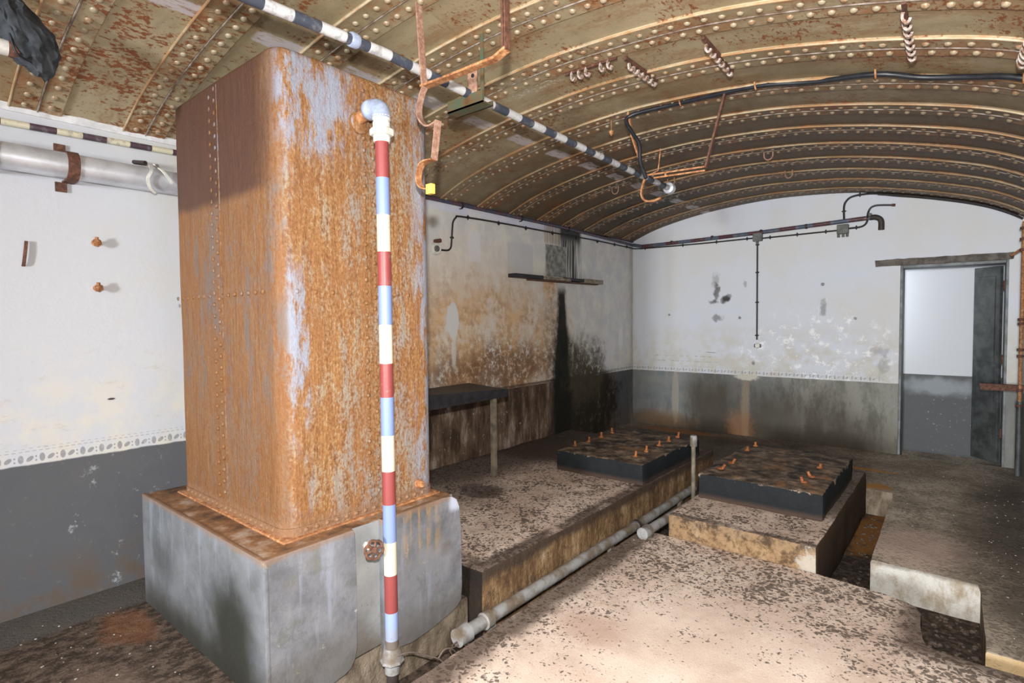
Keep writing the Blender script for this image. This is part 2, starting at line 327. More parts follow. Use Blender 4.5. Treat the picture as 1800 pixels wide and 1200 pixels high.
def mat_floor():
    g = G('dusty concrete floor'); x, y = g.x, g.y
    bare = g.blob(x, y, 2.9, -5.15, .72, .80, g.noise(3, 4), .5, .5)
    sand, m, moss, n1, n4, nf = floor_tex(g, bare)
    c = g.mix(g.mul(m, .85), sand, moss)
    # reddish powder spill
    c = g.mix(g.mul(g.blob(x, y, 2.35, -5.0, .2, .12, n4, 1.0, .6), .4), c, (.36, .19, .15))
    # walkway and ground by the back wall: grey-brown, wetter
    wk = g.mx(g.mul(g.ss(x, 3.2, 3.3), g.ss(y, -3.4, -3.3)), g.mx(g.ss(y, -1.66, -1.6), g.mul(g.ss(x, 3.78, 3.82), g.ss(y, -4.12, -4.08))))
    wc = g.mix(g.ss(n1, .35, .65), (.30, .255, .195), (.53, .45, .36))
    wc = g.mix(g.mul(m, .55), wc, (.09, .075, .062))
    wc = g.mix(g.mul(g.blob(x, y, 3.5, -2.85, .25, .34, n4, .6, .5), .6), wc, (.56, .40, .34))
    wc = g.mix(g.mul(g.blob(x, y, 4.1, -2.3, .36, 2.0, n4, .8, .5), .8), wc, (.065, .052, .043))
    wc = g.mix(g.mul(g.ss(g.noise(60, 4, .8), .66, .72), .6), wc, (.36, .33, .30))
    wc = g.mix(g.mul(g.blob(x, y, 1.4, -.85, 1.7, .85, n4, .7, .5), .82), wc, (.055, .04, .03))
    wc = g.mix(g.mul(g.blob(x, y, .75, -.22, .55, .13, n4, .5, .3), .8), wc, (.34, .17, .08))
    c_or = g.mx(g.blob(x, y, 3.12, -1.5, .12, .10, n4, 1.2, .3), g.blob(x, y, 3.0, -.9, .22, .06, n4, 1.2, .3))
    wc = g.mix(g.mul(c_or, .85), wc, (.42, .19, .04))
    c = g.mix(wk, c, wc)
    # floor left of the plinth: dark, littered
    lf = g.mul(g.ss(x, 1.75, 1.66), g.ss(y, -5.0, -5.1))
    lc = g.mix(g.ss(g.noise(22, 6, .75, g.vec(1, .6, 1)), .42, .60), (.05, .038, .03), (.15, .11, .085))
    lc = g.mix(g.mul(g.blob(x, y, 1.35, -6.7, .5, .25, n4, .8, .4), .5), lc, (.27, .19, .15))
    lc = g.mix(g.ss(g.add(x, g.mul(g.sub(n4, .5), .12)), .36, .28), lc, g.mix(n4, (.085, .085, .085), (.14, .12, .10)))
    lc = g.mix(g.mul(g.blob(x, y, .55, -6.42, .20, .10, n4, 1.6, .4), .5), lc, (.26, .11, .05))
    c = g.mix(lf, c, lc)
    # dark edging where the slab meets the channels
    ed = g.mx(g.ss(g.add(x, g.mul(g.sub(n4, .5), .22)), 2.15, 2.05), g.mul(g.ss(x, 3.42, 3.56), g.ss(y, -4.35, -4.2)))
    c = g.mix(g.mul(g.mul(g.mul(g.mul(ed, g.sub(1., wk)), g.sub(1., lf)), g.ss(n4, .26, .42)), .85), c, (.085, .06, .046))
    # side faces of the slabs
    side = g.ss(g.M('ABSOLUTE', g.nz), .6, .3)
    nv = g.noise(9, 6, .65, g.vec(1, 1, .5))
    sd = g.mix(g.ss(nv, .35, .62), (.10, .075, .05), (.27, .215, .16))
    white = g.mul(g.mul(g.ss(y, -3.32, -3.28), g.ss(y, -3.20, -3.24)), g.ss(x, 3.27, 3.3))
    sd = g.mix(white, sd, g.mix(g.ss(nv, .36, .58), (.32, .26, .18), (.56, .54, .50)))
    sd = g.mix(g.mul(g.mul(white, g.ss(g.add(g.z, g.mul(g.sub(n4, .5), .06)), -.03, -.005)), .7), sd, (.16, .13, .10))
    orange = g.mul(g.ss(x, 3.80, 3.82), g.ss(y, -4.0, -4.04))
    sd = g.mix(orange, sd, g.mix(nv, (.40, .24, .09), (.50, .42, .28)))
    blk = g.mul(g.mul(g.mul(g.ss(x, 3.45, 3.5), g.ss(x, 3.64, 3.60)), g.ss(y, -4.25, -4.2)), g.ss(y, -3.5, -3.6))
    sd = g.mix(blk, sd, (.035, .028, .025))
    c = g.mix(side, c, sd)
    # channel bottoms
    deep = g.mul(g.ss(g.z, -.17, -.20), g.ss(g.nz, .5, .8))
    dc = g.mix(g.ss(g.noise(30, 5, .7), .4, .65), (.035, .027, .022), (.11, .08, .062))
    dc = g.mix(g.mul(g.ss(g.noise(60, 3, .8), .68, .73), .6), dc, (.33, .32, .32))
    dc = g.mix(g.mul(g.blob(x, y, 3.16, -2.1, .13, .5, n4, 1.2, .3), .7), dc, (.34, .15, .04))
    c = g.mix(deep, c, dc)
    rg = g.sub(.75, g.mul(deep, .2))
    return g.done(c, .85, 0, g.add(g.mul(m, .6), g.mul(nf, .6)), .4, .008, .12)

def mat_slab():
    g = G('machine slab concrete'); x, y = g.x, g.y
    sand, m, moss, n1, n4, nf = floor_tex(g, g.M('ADD', g.mul(g.x, 0.0), .15))
    sand = g.mix(.12, sand, (.42, .28, .2))
    c = g.mix(g.mul(m, .88), sand, moss)
    dk = g.mx(g.mx(g.blob(x, y, .78, -4.1, .22, .16, n4, .9, .2), g.mul(g.blob(x, y, .4, -4.2, .5, .45, n4, .8, .5), .7)), g.blob(x, y, .2, -3.2, .45, 1.6, n4, .6, .5))
    c = g.mix(g.mul(dk, .8), c, (.05, .038, .032))
    c = g.mix(g.mul(g.ss(y, -3.25, -2.9), .8), c, (.06, .045, .035))
    # dark rim and a line of dirt round the pedestals
    rim = g.mx(g.mul(g.ss(x, 1.63, 1.69), g.ss(x, 1.9, 1.8)), g.mx(g.ss(y, -4.97, -5.05), g.mul(g.ss(x, 2.1, 2.12), g.ss(y, -3.60, -3.64))))
    c = g.mix(g.mul(g.mul(rim, g.ss(n4, .3, .5)), .85), c, (.06, .042, .033))
    side = g.ss(g.M('ABSOLUTE', g.nz), .6, .3)
    nv = g.noise(10, 8, .74, g.vec(1, 1, .4)); nh = g.noise(5, 5, .6)
    sd = g.ramp(nv, [(.30, (.05, .032, .022)), (.46, (.17, .10, .05)), (.58, (.31, .20, .105)), (.74, (.46, .40, .30))])
    sd = g.mix(g.mul(g.ss(g.add(g.z, g.mul(g.sub(nh, .5), .12)), .06, .125), .92), sd, (.05, .036, .028))
    ns = g.noise(12, 9, .78)
    sd = g.mix(g.mul(g.mul(g.ss(x, 2.0, 2.1), g.ss(ns, .40, .58)), .7), sd, g.mix(nv, (.34, .18, .08), (.42, .33, .21)))
    sd = g.mix(g.mul(g.ss(ns, .50, .40), .7), sd, (.085, .055, .035))
    sd = g.mix(g.mul(g.blob(x, g.z, 3.05, .03, .07, .09, ns, 1.8, .2), .85), sd, (.46, .42, .36))
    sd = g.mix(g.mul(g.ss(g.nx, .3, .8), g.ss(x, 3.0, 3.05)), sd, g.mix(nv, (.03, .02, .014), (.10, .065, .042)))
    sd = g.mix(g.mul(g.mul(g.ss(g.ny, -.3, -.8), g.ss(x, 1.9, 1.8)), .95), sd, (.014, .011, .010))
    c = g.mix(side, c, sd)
    return g.done(c, .85, 0, g.add(g.mul(m, .6), nf), .4, .008, .12)

def mat_pedestal():
    g = G('black painted pedestal'); n2 = g.noise(9, 6, .68); nf = g.noise(55, 5, .7); n4 = g.noise(5, 5, .6)
    top = g.ramp(n2, [(.30, (.02, .016, .014)), (.44, (.075, .052, .038)), (.55, (.17, .125, .085)), (.70, (.40, .29, .21))])
    top = g.mix(g.mul(g.ss(n4, .57, .66), .65), top, g.mix(nf, (.20, .075, .025), (.42, .22, .09)))
    top = g.mix(g.mul(g.ss(n4, .46, .36), .8), top, (.018, .015, .013))
    side = g.mix(n2, (.009, .011, .013), (.026, .030, .033))
    side = g.mix(g.mul(g.ss(nf, .66, .72), .4), side, (.20, .18, .16))
    side = g.mix(g.mul(g.ss(g.z, .21, .165), .5), side, (.13, .08, .055))
    chip = g.ss(g.add(g.z, g.mul(g.sub(g.noise(6, 8, .76), .5), .30)), .335, .35)
    side = g.mix(g.mul(chip, .9), side, (.34, .27, .20))
    c = g.mix(g.ss(g.nz, .35, .75), side, top)
    return g.done(c, .7, 0, g.add(n2, nf), .6, .012, .15)

def mat_ceiling(strap=False):
    g = G('olive painted steel strap' if strap else 'olive painted steel plate')
    n1 = g.noise(1.2, 4, .6); nf = g.noise(45, 6, .72); nm = g.noise(9, 6, .65); nh = g.noise(16, 4, .6, g.vec(.25, 1.2, 1))
    c = g.mix(g.ss(n1, .35, .65), (.31, .25, .145), (.44, .365, .235))
    sm = g.ss(g.add(g.noise(2.6, 9, .75, g.vec(.6, 1.4, 1)), g.mul(g.sub(nf, .5), .25)), .47, .62)
    c = g.mix(g.mul(sm, .6), c, (.29, .15, .06))
    c = g.mix(g.mul(g.ss(nh, .5, .7), .35), c, (.26, .21, .135))
    dens = g.add(g.mul(g.ss(g.noise(2.1, 4, .6), .42, .62), .12), g.mul(g.blob(g.x, g.y, .7, -6.3, .8, .8, n1, .4, .6), .06))
    if strap: dens = g.add(dens, .035)
    rm = g.ss(g.add(g.noise(48, 5, .72, g.vec(1, .55, 1)), g.add(dens, g.mul(g.sub(nm, .5), .32))), .645, .70)
    rc = g.mix(nf, (.15, .045, .02), (.34, .13, .045))
    # far bays painted browner and darker, standing in for light falloff; streaks of rust
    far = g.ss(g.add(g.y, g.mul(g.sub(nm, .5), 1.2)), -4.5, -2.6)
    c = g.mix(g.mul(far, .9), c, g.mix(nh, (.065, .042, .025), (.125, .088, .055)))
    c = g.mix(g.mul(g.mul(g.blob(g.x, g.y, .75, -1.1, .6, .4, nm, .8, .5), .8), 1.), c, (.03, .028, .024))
    c = g.mix(rm, c, rc)
    if not strap:
        # pale repaint dabs along one line of plates
        t = g.M('FRACT', g.mul(g.add(g.y, 6.202 + 4.85), 1 / .485))
        wv = g.mul(g.sub(g.noise(3.3, 5, .7), .5), .10)
        m = g.mul(g.ss(t, .50, .56), g.ss(g.M('ABSOLUTE', g.add(g.sub(g.x, 1.07), wv)), .06, .045))
        c = g.mix(g.mul(g.mul(m, g.ss(g.noise(40, 4, .7, g.vec(1, .2, 1)), .34, .5)), .85), c, (.56, .52, .54))
        t2 = g.blob(g.x, g.y, 1.62, -4.52, .22, .10, nm, .5, .3)
        c = g.mix(g.mul(g.mul(t2, g.ss(nf, .50, .58)), .8), c, (.66, .62, .52))
        t2 = g.blob(g.x, g.y, 1.35, -6.05, .2, .14, nm, .6, .3)
        c = g.mix(g.mul(g.mul(t2, g.ss(nf, .45, .58)), .6), c, (.52, .47, .36))
    else:
        e = g.ss(g.M('ABSOLUTE', g.sub(nf, .5)), .0, .1)
        c = g.mix(g.mul(g.ss(g.noise(5, 8, .76), .50, .60), .7), c, g.mix(nf, (.26, .10, .04), (.48, .25, .11)))
    return g.done(c, g.add(.40, g.mul(nf, .35)), .0, g.add(g.mul(rm, .5), nf), .3, .004, .28)

def mat_bead():
    g = G('worn strap edge'); nf = g.noise(30, 5, .7); n1 = g.noise(2.2, 5, .65)
    c = g.mix(g.ss(n1, .38, .58), (.50, .42, .28), (.36, .20, .09))
    c = g.mix(g.mul(g.ss(nf, .5, .65), .5), c, (.38, .16, .05))
    c = g.mix(g.mul(g.ss(g.y, -4.2, -1.5), .35), c, (.20, .12, .05))  # darkened toward the far bays like the plates
    return g.done(c, .4, 0, nf, .2, .003, .6)

def mat_rivet():
    g = G('painted rivet'); nf = g.noise(28, 4, .7)
    c = g.mix(g.ss(nf, .46, .66), (.34, .28, .185), (.27, .135, .06))
    c = g.mix(g.mul(g.ss(g.y, -4.4, -2.6), .6), c, (.11, .08, .05))  # same darkening toward the far bays as the plates
    return g.done(c, .4, 0, nf, .2, .003, .6)

def bands(name, axis, stops, lo, hi, dirt=(.25, .2, .16), rough=.45):
    g = G(name); v = {'x': g.x, 'y': g.y, 'z': g.z}[axis]
    t = g.mul(g.sub(v, lo), 1 / (hi - lo))
    c = g.ramp(t, [((p - lo) / (hi - lo), col) for p, col in stops], True)
    n = g.noise(35, 5, .7)
    c = g.mix(g.mul(g.ss(n, .60, .70), .5), c, dirt)
    return g.done(c, rough, 0, n, .12, .003)

RED = (.25, .05, .048); BLUE = (.19, .26, .50); CRM = (.60, .565, .44)
M = {}
M['wall_left'] = mat_wall_left(); M['wall_back'] = mat_wall_back(); M['corridor'] = mat_corridor()
M['tank'] = mat_tank(); M['plinth'] = mat_plinth(); M['core'] = mat_plinth_core()
M['floor'] = mat_floor(); M['slab'] = mat_slab(); M['ped'] = mat_pedestal()
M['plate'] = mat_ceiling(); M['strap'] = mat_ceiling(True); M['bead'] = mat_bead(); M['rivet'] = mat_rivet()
def rust(name, a, b, c, sc=45):
    g = G(name); n = g.noise(sc, 5, .75); n2 = g.noise(7, 4, .6)
    col = g.ramp(n, [(.32, a), (.5, b), (.68, c)])
    return g.done(g.mix(g.mul(g.ss(n2, .4, .7), .4), col, a), .75, 0, n, .6, .005)
M['rust'] = rust('orange rusty iron', (.15, .055, .025), (.38, .16, .06), (.62, .36, .18))
M['rustpink'] = rust('scaly pale rusty iron', (.17, .085, .06), (.33, .18, .12), (.48, .34, .26))
M['rustdark'] = rust('dark rusty iron', (.05, .022, .015), (.12, .05, .03), (.23, .10, .06))
M['rustbolt'] = rust('bright rusty bolt', (.16, .045, .015), (.32, .105, .03), (.44, .19, .06))
M['silver'] = simple('aluminium painted pipe', (.72, .74, .79), .38, .45, .25, 7, bs=.06)
M['white'] = simple('white enamel', (.76, .75, .69), .4, 0, .18, 40)
M['bluemetal'] = simple('pale blue painted cap', (.42, .50, .68), .3, .2, .35, 18)
M['black'] = simple('black cable sheath', (.018, .02, .026), .42, 0, .4, 20)
M['blackiron'] = simple('black painted conduit', (.028, .023, .022), .55, 0, .5, 25)
M['greybox'] = simple('grey cast box', (.15, .155, .14), .6, 0, .4, 20)
M['rag'] = simple('grey black cloth', (.05, .058, .068), .9, 0, .65, 18, bs=.8)
M['timber'] = simple('black tarred timber', (.026, .026, .030), .6, 0, .5, 16, bs=.5)
M['timbertop'] = simple('dark worn plank', (.05, .042, .040), .55, 0, .6, 12, bs=.5)
M['leg'] = simple('weathered wooden post', (.22, .18, .13), .75, 0, .5, 14, (.10, .09, .065))
M['green'] = simple('dark green painted bracket', (.06, .095, .06), .5, 0, .4, 20, (.13, .07, .03))
M['yellow'] = simple('yellow tag', (.78, .56, .12), .5, 0, .15, 30)
M['doorleaf'] = simple('dark grey door paint', (.085, .095, .095), .5, 0, .55, 9, (.04, .045, .045))
M['frame'] = simple('grey frame paint', (.24, .26, .27), .6, 0, .35, 9, (.13, .14, .14))
M['lintel'] = simple('bare lintel concrete', (.17, .15, .13), .85, 0, .5, 14, (.08, .07, .06), bs=.7)
M['greypipe'] = simple('grey conduit pipe', (.30, .31, .31), .5, 0, .4, 16, (.13, .11, .09))
M['floorpipe'] = simple('galvanised floor pipe', (.33, .33, .33), .5, .1, .6, 10, (.16, .12, .08), bs=.5)
M['darkhub'] = simple('dark iron pipe', (.05, .035, .03), .6, 0, .4, 20)
M['seam'] = simple('pale seam filler', (.30, .26, .22), .7, 0, .4, 20, (.14, .09, .06))
M['plaque'] = simple('mottled grey panel', (.34, .34, .32), .7, 0, .5, 17, (.15, .16, .14), bs=.4)
M['wood2'] = simple('pale dusty board', (.33, .29, .22), .8, 0, .4, 15, (.16, .13, .10))
M['wire'] = simple('dull twisted wire', (.14, .10, .085), .6, 0, .3, 20)
M['vpipe'] = bands('red blue cream banded pipe', 'z',
    [(-.3, (.16, .13, .11)), (.05, (.30, .34, .46)), (.10, (.28, .36, .60)), (.18, RED), (.346, CRM), (.495, BLUE), (.667, RED), (.82, CRM), (.988, BLUE), (1.16, RED),
     (1.31, CRM), (1.478, BLUE), (1.649, RED), (1.80, CRM), (1.962, BLUE), (2.126, RED)], -.3, 2.45)
NB = (.05, .06, .085); WB = (.56, .56, .57)
st = []; yb = -5.715; yy = -7.3; k = 0
while yy < -2.6:
    st.append((yy, WB if k % 2 == 0 else NB)); yy += .1135 if k % 2 else .1135; k += 1
def mat_period(name, axis, off, per, duty, ca, cb, extra=None, rough=.45):
    g = G(name); v = {'x': g.x, 'y': g.y, 'z': g.z}[axis]
    t = g.M('FRACT', g.mul(g.add(v, 20 + off), 1 / per)); n = g.noise(26, 5, .7)
    c = g.mix(g.ss(t, duty - .01, duty + .01), ca, cb)
    if extra: c = extra(g, c)
    c = g.mix(g.mul(g.ss(n, .50, .66), .6), c, (.20, .19, .20))
    return g.done(c, rough, 0, n, .12, .003)
M['cpipe'] = mat_period('black and white banded pipe', 'y', 4.941, .228, .5, WB, NB)
def ex(g, c):
    t = g.M('FRACT', g.mul(g.add(g.y, 20), 1 / .3)); far = g.ss(g.y, -5.2, -5.0)
    return g.mix(far, c, g.mix(g.ss(t, .5, .52), (.055, .06, .10), (.10, .055, .08)))
M['wpipe'] = mat_period('cream and maroon banded strip', 'y', 6.605, .2185, .5, (.66, .62, .46), (.075, .045, .06), ex)
M['bpipe'] = mat_period('maroon and blue banded pipe', 'x', 0, .36, .5, (.085, .03, .035), (.075, .095, .14))

# ------------------------------------------------------------------ mesh helpers
def link(name, bm, mat, parent=None, smooth=False):
    me = bpy.data.meshes.new(name); bmesh.ops.recalc_face_normals(bm, faces=bm.faces[:]); bm.to_mesh(me); bm.free()
    for m in (mat if isinstance(mat, list) else [mat]): me.materials.append(m)
    if smooth:
        for p in me.polygons: p.use_smooth = True
        try: me.set_sharp_from_angle(angle=math.radians(40))
        except Exception: pass
    o = bpy.data.objects.new(name, me); COL.objects.link(o)
    if parent is not None:
        o.parent = parent; o.matrix_parent_inverse = Matrix.Translation(-parent.location) if parent.type == 'EMPTY' else Matrix.Identity(4)
    return o
def thing(name, label, cat, loc, group=None):
    o = bpy.data.objects.new(name, None); COL.objects.link(o); o.location = loc; o.empty_display_size = .05
    o['label'] = label; o['category'] = cat
    if group: o['group'] = group
    return o
def tag(o, label, cat, group=None):
    o['label'] = label; o['category'] = cat
    if group: o['group'] = group
    return o
def struct(name, bm, mat, parent=None, smooth=False):
    o = link(name, bm, mat, parent, smooth)
    if parent is None: o['kind'] = 'structure'
    return o
def box(bm, x0, x1, y0, y1, z0, z1, bev=0, seg=2):
    v = [bm.verts.new(p) for p in [(x0, y0, z0), (x1, y0, z0), (x1, y1, z0), (x0, y1, z0), (x0, y0, z1), (x1, y0, z1), (x1, y1, z1), (x0, y1, z1)]]
    f = [bm.faces.new([v[i] for i in q]) for q in [(0, 3, 2, 1), (4, 5, 6, 7), (0, 1, 5, 4), (1, 2, 6, 5), (2, 3, 7, 6), (3, 0, 4, 7)]]
    if bev:
        es = list({e for q in f for e in q.edges}); bmesh.ops.bevel(bm, geom=es, offset=bev, segments=seg, affect='EDGES', profile=.5)
    return v
def B(*a, **k):
    bm = bmesh.new(); box(bm, *a, **k); return bm
def rough_box(x0, x1, y0, y1, z0, z1, bev=.015, amp=.006, step=.08, sc=4):
    bm = bmesh.new(); box(bm, x0, x1, y0, y1, z0, z1)
    for ax, lo, hi in ((0, x0, x1), (1, y0, y1), (2, z0, z1)):
        n = max(1, int((hi - lo) / step))
        for i in range(1, n):
            co = [0, 0, 0]; no = [0, 0, 0]; co[ax] = lo + (hi - lo) * i / n; no[ax] = 1
            bmesh.ops.bisect_plane(bm, geom=bm.verts[:] + bm.edges[:] + bm.faces[:], plane_co=co, plane_no=no)
    es = [e for e in bm.edges if len(e.link_faces) == 2 and e.link_faces[0].normal.dot(e.link_faces[1].normal) < .5]
    if bev: bmesh.ops.bevel(bm, geom=es, offset=bev, segments=2, affect='EDGES', profile=.5)
    for v in bm.verts:
        if v.co.z > z0 + .001: v.co += mn.noise_vector(v.co * sc) * amp
    return bm
def prism(bm, pts, z0, z1):
    lo = [bm.verts.new((x, y, z0)) for x, y in pts]; hi = [bm.verts.new((x, y, z1)) for x, y in pts]
    n = len(pts)
    top = bm.faces.new(hi); bot = bm.faces.new(lo[::-1])
    for i in range(n): bm.faces.new([lo[i], lo[(i + 1) % n], hi[(i + 1) % n], hi[i]])
    return top
def smooth_path(pts, n=6):
    pts = [Vector(p) for p in pts]
    if len(pts) < 3: return pts
    out = []; P = [pts[0] * 2 - pts[1]] + pts + [pts[-1] * 2 - pts[-2]]
    for i in range(1, len(P) - 2):
        for k in range(n):
            t = k / n; a, b, c, d = P[i - 1], P[i], P[i + 1], P[i + 2]
            out.append(.5 * ((2 * b) + (c - a) * t + (2 * a - 5 * b + 4 * c - d) * t * t + (3 * b - a - 3 * c + d) * t ** 3))
    out.append(pts[-1]); return out
def sweep(bm, path, prof, up=None):
    """sweep closed profile [(a,b)] along path; a along side, b along up"""
    path = [Vector(p) for p in path]; rings = []; N = len(path); prev = None
    for i, p in enumerate(path):
        t = (path[min(i + 1, N - 1)] - path[max(i - 1, 0)]).normalized()
        if up is not None: u = Vector(up)
        elif prev is None: u = Vector((0, 0, 1)) if abs(t.z) < .9 else Vector((0, 1, 0))
        else: u = prev
        s = t.cross(u)
        if s.length < 1e-4: s = t.cross(Vector((1, 0.01, 0)))
        s.normalize(); u = s.cross(t).normalized(); prev = u
        rings.append([bm.verts.new(p + s * a + u * b) for a, b in prof])
    m = len(prof)
    for i in range(N - 1):
        for j in range(m): bm.faces.new([rings[i][j], rings[i][(j + 1) % m], rings[i + 1][(j + 1) % m], rings[i + 1][j]])
    bm.faces.new(rings[0][::-1]); bm.faces.new(rings[-1])
def circ(r, n=12): return [(r * math.cos(2 * PI * i / n), r * math.sin(2 * PI * i / n)) for i in range(n)]
def tube(bm, pts, r, n=12, smooth=0):
    sweep(bm, smooth_path(pts, smooth) if smooth else pts, circ(r, n))
def T(pts, r, n=12, smooth=0):
    bm = bmesh.new(); tube(bm, pts, r, n, smooth); return bm
def bar(bm, pts, w, t, up, smooth=0):
    sweep(bm, smooth_path(pts, smooth) if smooth else pts, [(-t / 2, -w / 2), (t / 2, -w / 2), (t / 2, w / 2), (-t / 2, w / 2)], up)
def lathe(bm, prof, org, axis, n=24):
    """prof = [(r, h)] along axis from org"""
    axis = Vector(axis).normalized(); a = axis.orthogonal().normalized(); b = axis.cross(a); org = Vector(org); rings = []
    for r, h in prof:
        rings.append([bm.verts.new(org + axis * h + (a * math.cos(2 * PI * i / n) + b * math.sin(2 * PI * i / n)) * max(r, 1e-4)) for i in range(n)])
    for i in range(len(rings) - 1):
        for j in range(n): bm.faces.new([rings[i][j], rings[i][(j + 1) % n], rings[i + 1][(j + 1) % n], rings[i + 1][j]])
    bm.faces.new(rings[0][::-1]); bm.faces.new(rings[-1])
def LT(prof, org, axis, n=24):
    bm = bmesh.new(); lathe(bm, prof, org, axis, n); return bm

# ------------------------------------------------------------------ vault profile
PROF = [(-.12, 2.545), (0, 2.60), (.33, 2.725), (.74, 2.822), (1.2, 2.892), (1.7, 2.931), (2.13, 2.932), (2.71, 2.886), (3.23, 2.787), (3.70, 2.655), (3.96, 2.545), (4.14, 2.43), (4.24, 2.35)]
ARC = [Vector((p.x, 0, p.y)) for p in [Vector((q.x, q.z)) for q in smooth_path([(x, 0, z) for x, z in PROF], 8)]]
CUM = [0]
for i in range(1, len(ARC)): CUM.append(CUM[-1] + (ARC[i] - ARC[i - 1]).length)
def arc_at(s):
    s = max(0, min(CUM[-1] - 1e-4, s)); i = next(k for k in range(len(CUM) - 1) if CUM[k + 1] >= s)
    t = (s - CUM[i]) / (CUM[i + 1] - CUM[i]); p = ARC[i].lerp(ARC[i + 1], t)
    a = ARC[max(i - 1, 0)]; b = ARC[min(i + 2, len(ARC) - 1)]; d = (b - a).normalized()
    return p, Vector((d.z, 0, -d.x))   # point, inward (downward) normal
def vz(x):
    for i in range(len(ARC) - 1):
        if ARC[i].x <= x <= ARC[i + 1].x:
            return ARC[i].z + (ARC[i + 1].z - ARC[i].z) * (x - ARC[i].x) / (ARC[i + 1].x - ARC[i].x)
    return 2.4
XR = 4.14; YB = -12.0

# ceiling shell
bm = bmesh.new(); Ys = [YB, 0.03]
lo = [[bm.verts.new((p.x, y, p.z)) for p in ARC] for y in Ys]; hi = [[bm.verts.new((p.x, y, p.z + .05)) for p in ARC] for y in Ys]
n = len(ARC)
for i in range(n - 1):
    bm.faces.new([lo[0][i], lo[0][i + 1], lo[1][i + 1], lo[1][i]]); bm.faces.new([hi[0][i], hi[1][i], hi[1][i + 1], hi[0][i + 1]])
    bm.faces.new([lo[1][i], lo[1][i + 1], hi[1][i + 1], hi[1][i]]); bm.faces.new([lo[0][i], hi[0][i], hi[0][i + 1], lo[0][i + 1]])
bm.faces.new([lo[0][0], lo[1][0], hi[1][0], hi[0][0]]); bm.faces.new([lo[0][-1], hi[0][-1], hi[1][-1], lo[1][-1]])
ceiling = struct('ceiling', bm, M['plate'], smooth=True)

# camera parameters are needed to know which rivets lie in view
CAMP = Vector((3.726, -7.248, 1.5)); YAW, PITCH, ROLL = map(math.radians, (39.573, -2.243, -.533)); FPX = 968.889
fwd = Vector((-math.sin(YAW) * math.cos(PITCH), math.cos(YAW) * math.cos(PITCH), math.sin(PITCH)))
rt = Vector((math.cos(YAW), math.sin(YAW), 0)); up = rt.cross(fwd)
rt2 = rt * math.cos(ROLL) + up * math.sin(ROLL); up2 = -rt * math.sin(ROLL) + up * math.cos(ROLL)
def inview(p):
    d = p - CAMP; z = d.dot(fwd)
    return z > .1 and abs(d.dot(rt2) / z * FPX) < 900 and abs(d.dot(up2) / z * FPX) < 600

rv_me = None
def dome(bm, r, h, n=10):
    rings = [[bm.verts.new((r * c * math.cos(2 * PI * i / n), r * c * math.sin(2 * PI * i / n), -h * s)) for i in range(n)] for c, s in ((1, 0), (.92, .45), (.6, .85))]
    tp = bm.verts.new((0, 0, -h))
    for a, b in zip(rings, rings[1:]):
        for j in range(n): bm.faces.new([a[j], a[(j + 1) % n], b[(j + 1) % n], b[j]])
    for j in range(n): bm.faces.new([rings[-1][j], rings[-1][(j + 1) % n], tp])
bm = bmesh.new(); dome(bm, .0165, .0135); bmesh.ops.recalc_face_normals(bm, faces=bm.faces[:])
rv_me = bpy.data.meshes.new('rivet'); bm.to_mesh(rv_me); bm.free(); rv_me.materials.append(M['rivet'])
for p in rv_me.polygons: p.use_smooth = True

cand = []; straps = []
for k in range(-5, 13):
    y0 = -6.202 + .485 * k; y1 = min(y0 + .212, -.005); ys = (y0 + .112)
    bm = bmesh.new(); prev = None; S0 = .128 if True else 0; S1 = CUM[-1] - .13
    # strap profile across Y: (y, drop)
    rim = [(y0, 0.), (y0, .014), (y0 + .004, .018), (ys - .006, .014), (ys - .004, .009), (ys + .004, .009), (ys + .006, .014), (y1 - .003, .014), (y1, .011), (y1, 0.)]
    rim = [q for q in rim if q[0] <= y1 + 1e-6]
    rings = []; NS = 90
    for i in range(NS + 1):
        p, nn = arc_at(S0 + (S1 - S0) * i / NS)
        rings.append([bm.verts.new((p.x + nn.x * (d - .004), y, p.z + nn.z * (d - .004))) for y, d in rim])
    for a, b in zip(rings, rings[1:]):
        for j in range(len(rim)): bm.faces.new([a[j], a[(j + 1) % len(rim)], b[(j + 1) % len(rim)], b[j]])
    bm.faces.new(rings[0]); bm.faces.new(rings[-1][::-1])
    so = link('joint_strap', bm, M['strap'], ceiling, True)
    pts = []
    for i in range(NS + 1):
        p, nn = arc_at(S0 + (S1 - S0) * i / NS); pts.append(Vector((p.x + nn.x * .011, y0 + .001, p.z + nn.z * .011)))
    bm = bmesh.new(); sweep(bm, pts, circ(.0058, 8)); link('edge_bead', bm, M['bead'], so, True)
    if ys < -.02:
        pts = []
        for i in range(NS + 1):
            p, nn = arc_at(S0 + (S1 - S0) * i / NS); pts.append(Vector((p.x + nn.x * .011, ys, p.z + nn.z * .011)))
        bm = bmesh.new(); sweep(bm, pts, circ(.0045, 6)); link('seam', bm, M['seam'], so, True)
    straps.append(so)
    for row, yo in ((0, .058), (1, .162)):
        if y0 + yo > -.02: continue
        s = S0 + .05 + row * .018
        while s < S1 - .03:
            p, nn = arc_at(s); q = Vector((p.x + nn.x * .0095, y0 + yo, p.z + nn.z * .0095))
            s += .0815
            cand.append((q, nn, so))
def rmat(nn, q):
    z = -nn; x = Vector((0, 1, 0)).cross(z).normalized(); y = z.cross(x)
    return Matrix(((x.x, y.x, z.x, q.x), (x.y, y.y, z.y, q.y), (x.z, y.z, z.z, q.z), (0, 0, 0, 1)))
vis = sorted([c for c in cand if inview(c[0])], key=lambda c: (c[0] - CAMP).length)
big = vis[:300]; bigset = {id(c) for c in big}
for c in big:
    o = bpy.data.objects.new('rivet', rv_me); COL.objects.link(o); o.parent = c[2]; o.matrix_local = rmat(c[1], c[0])
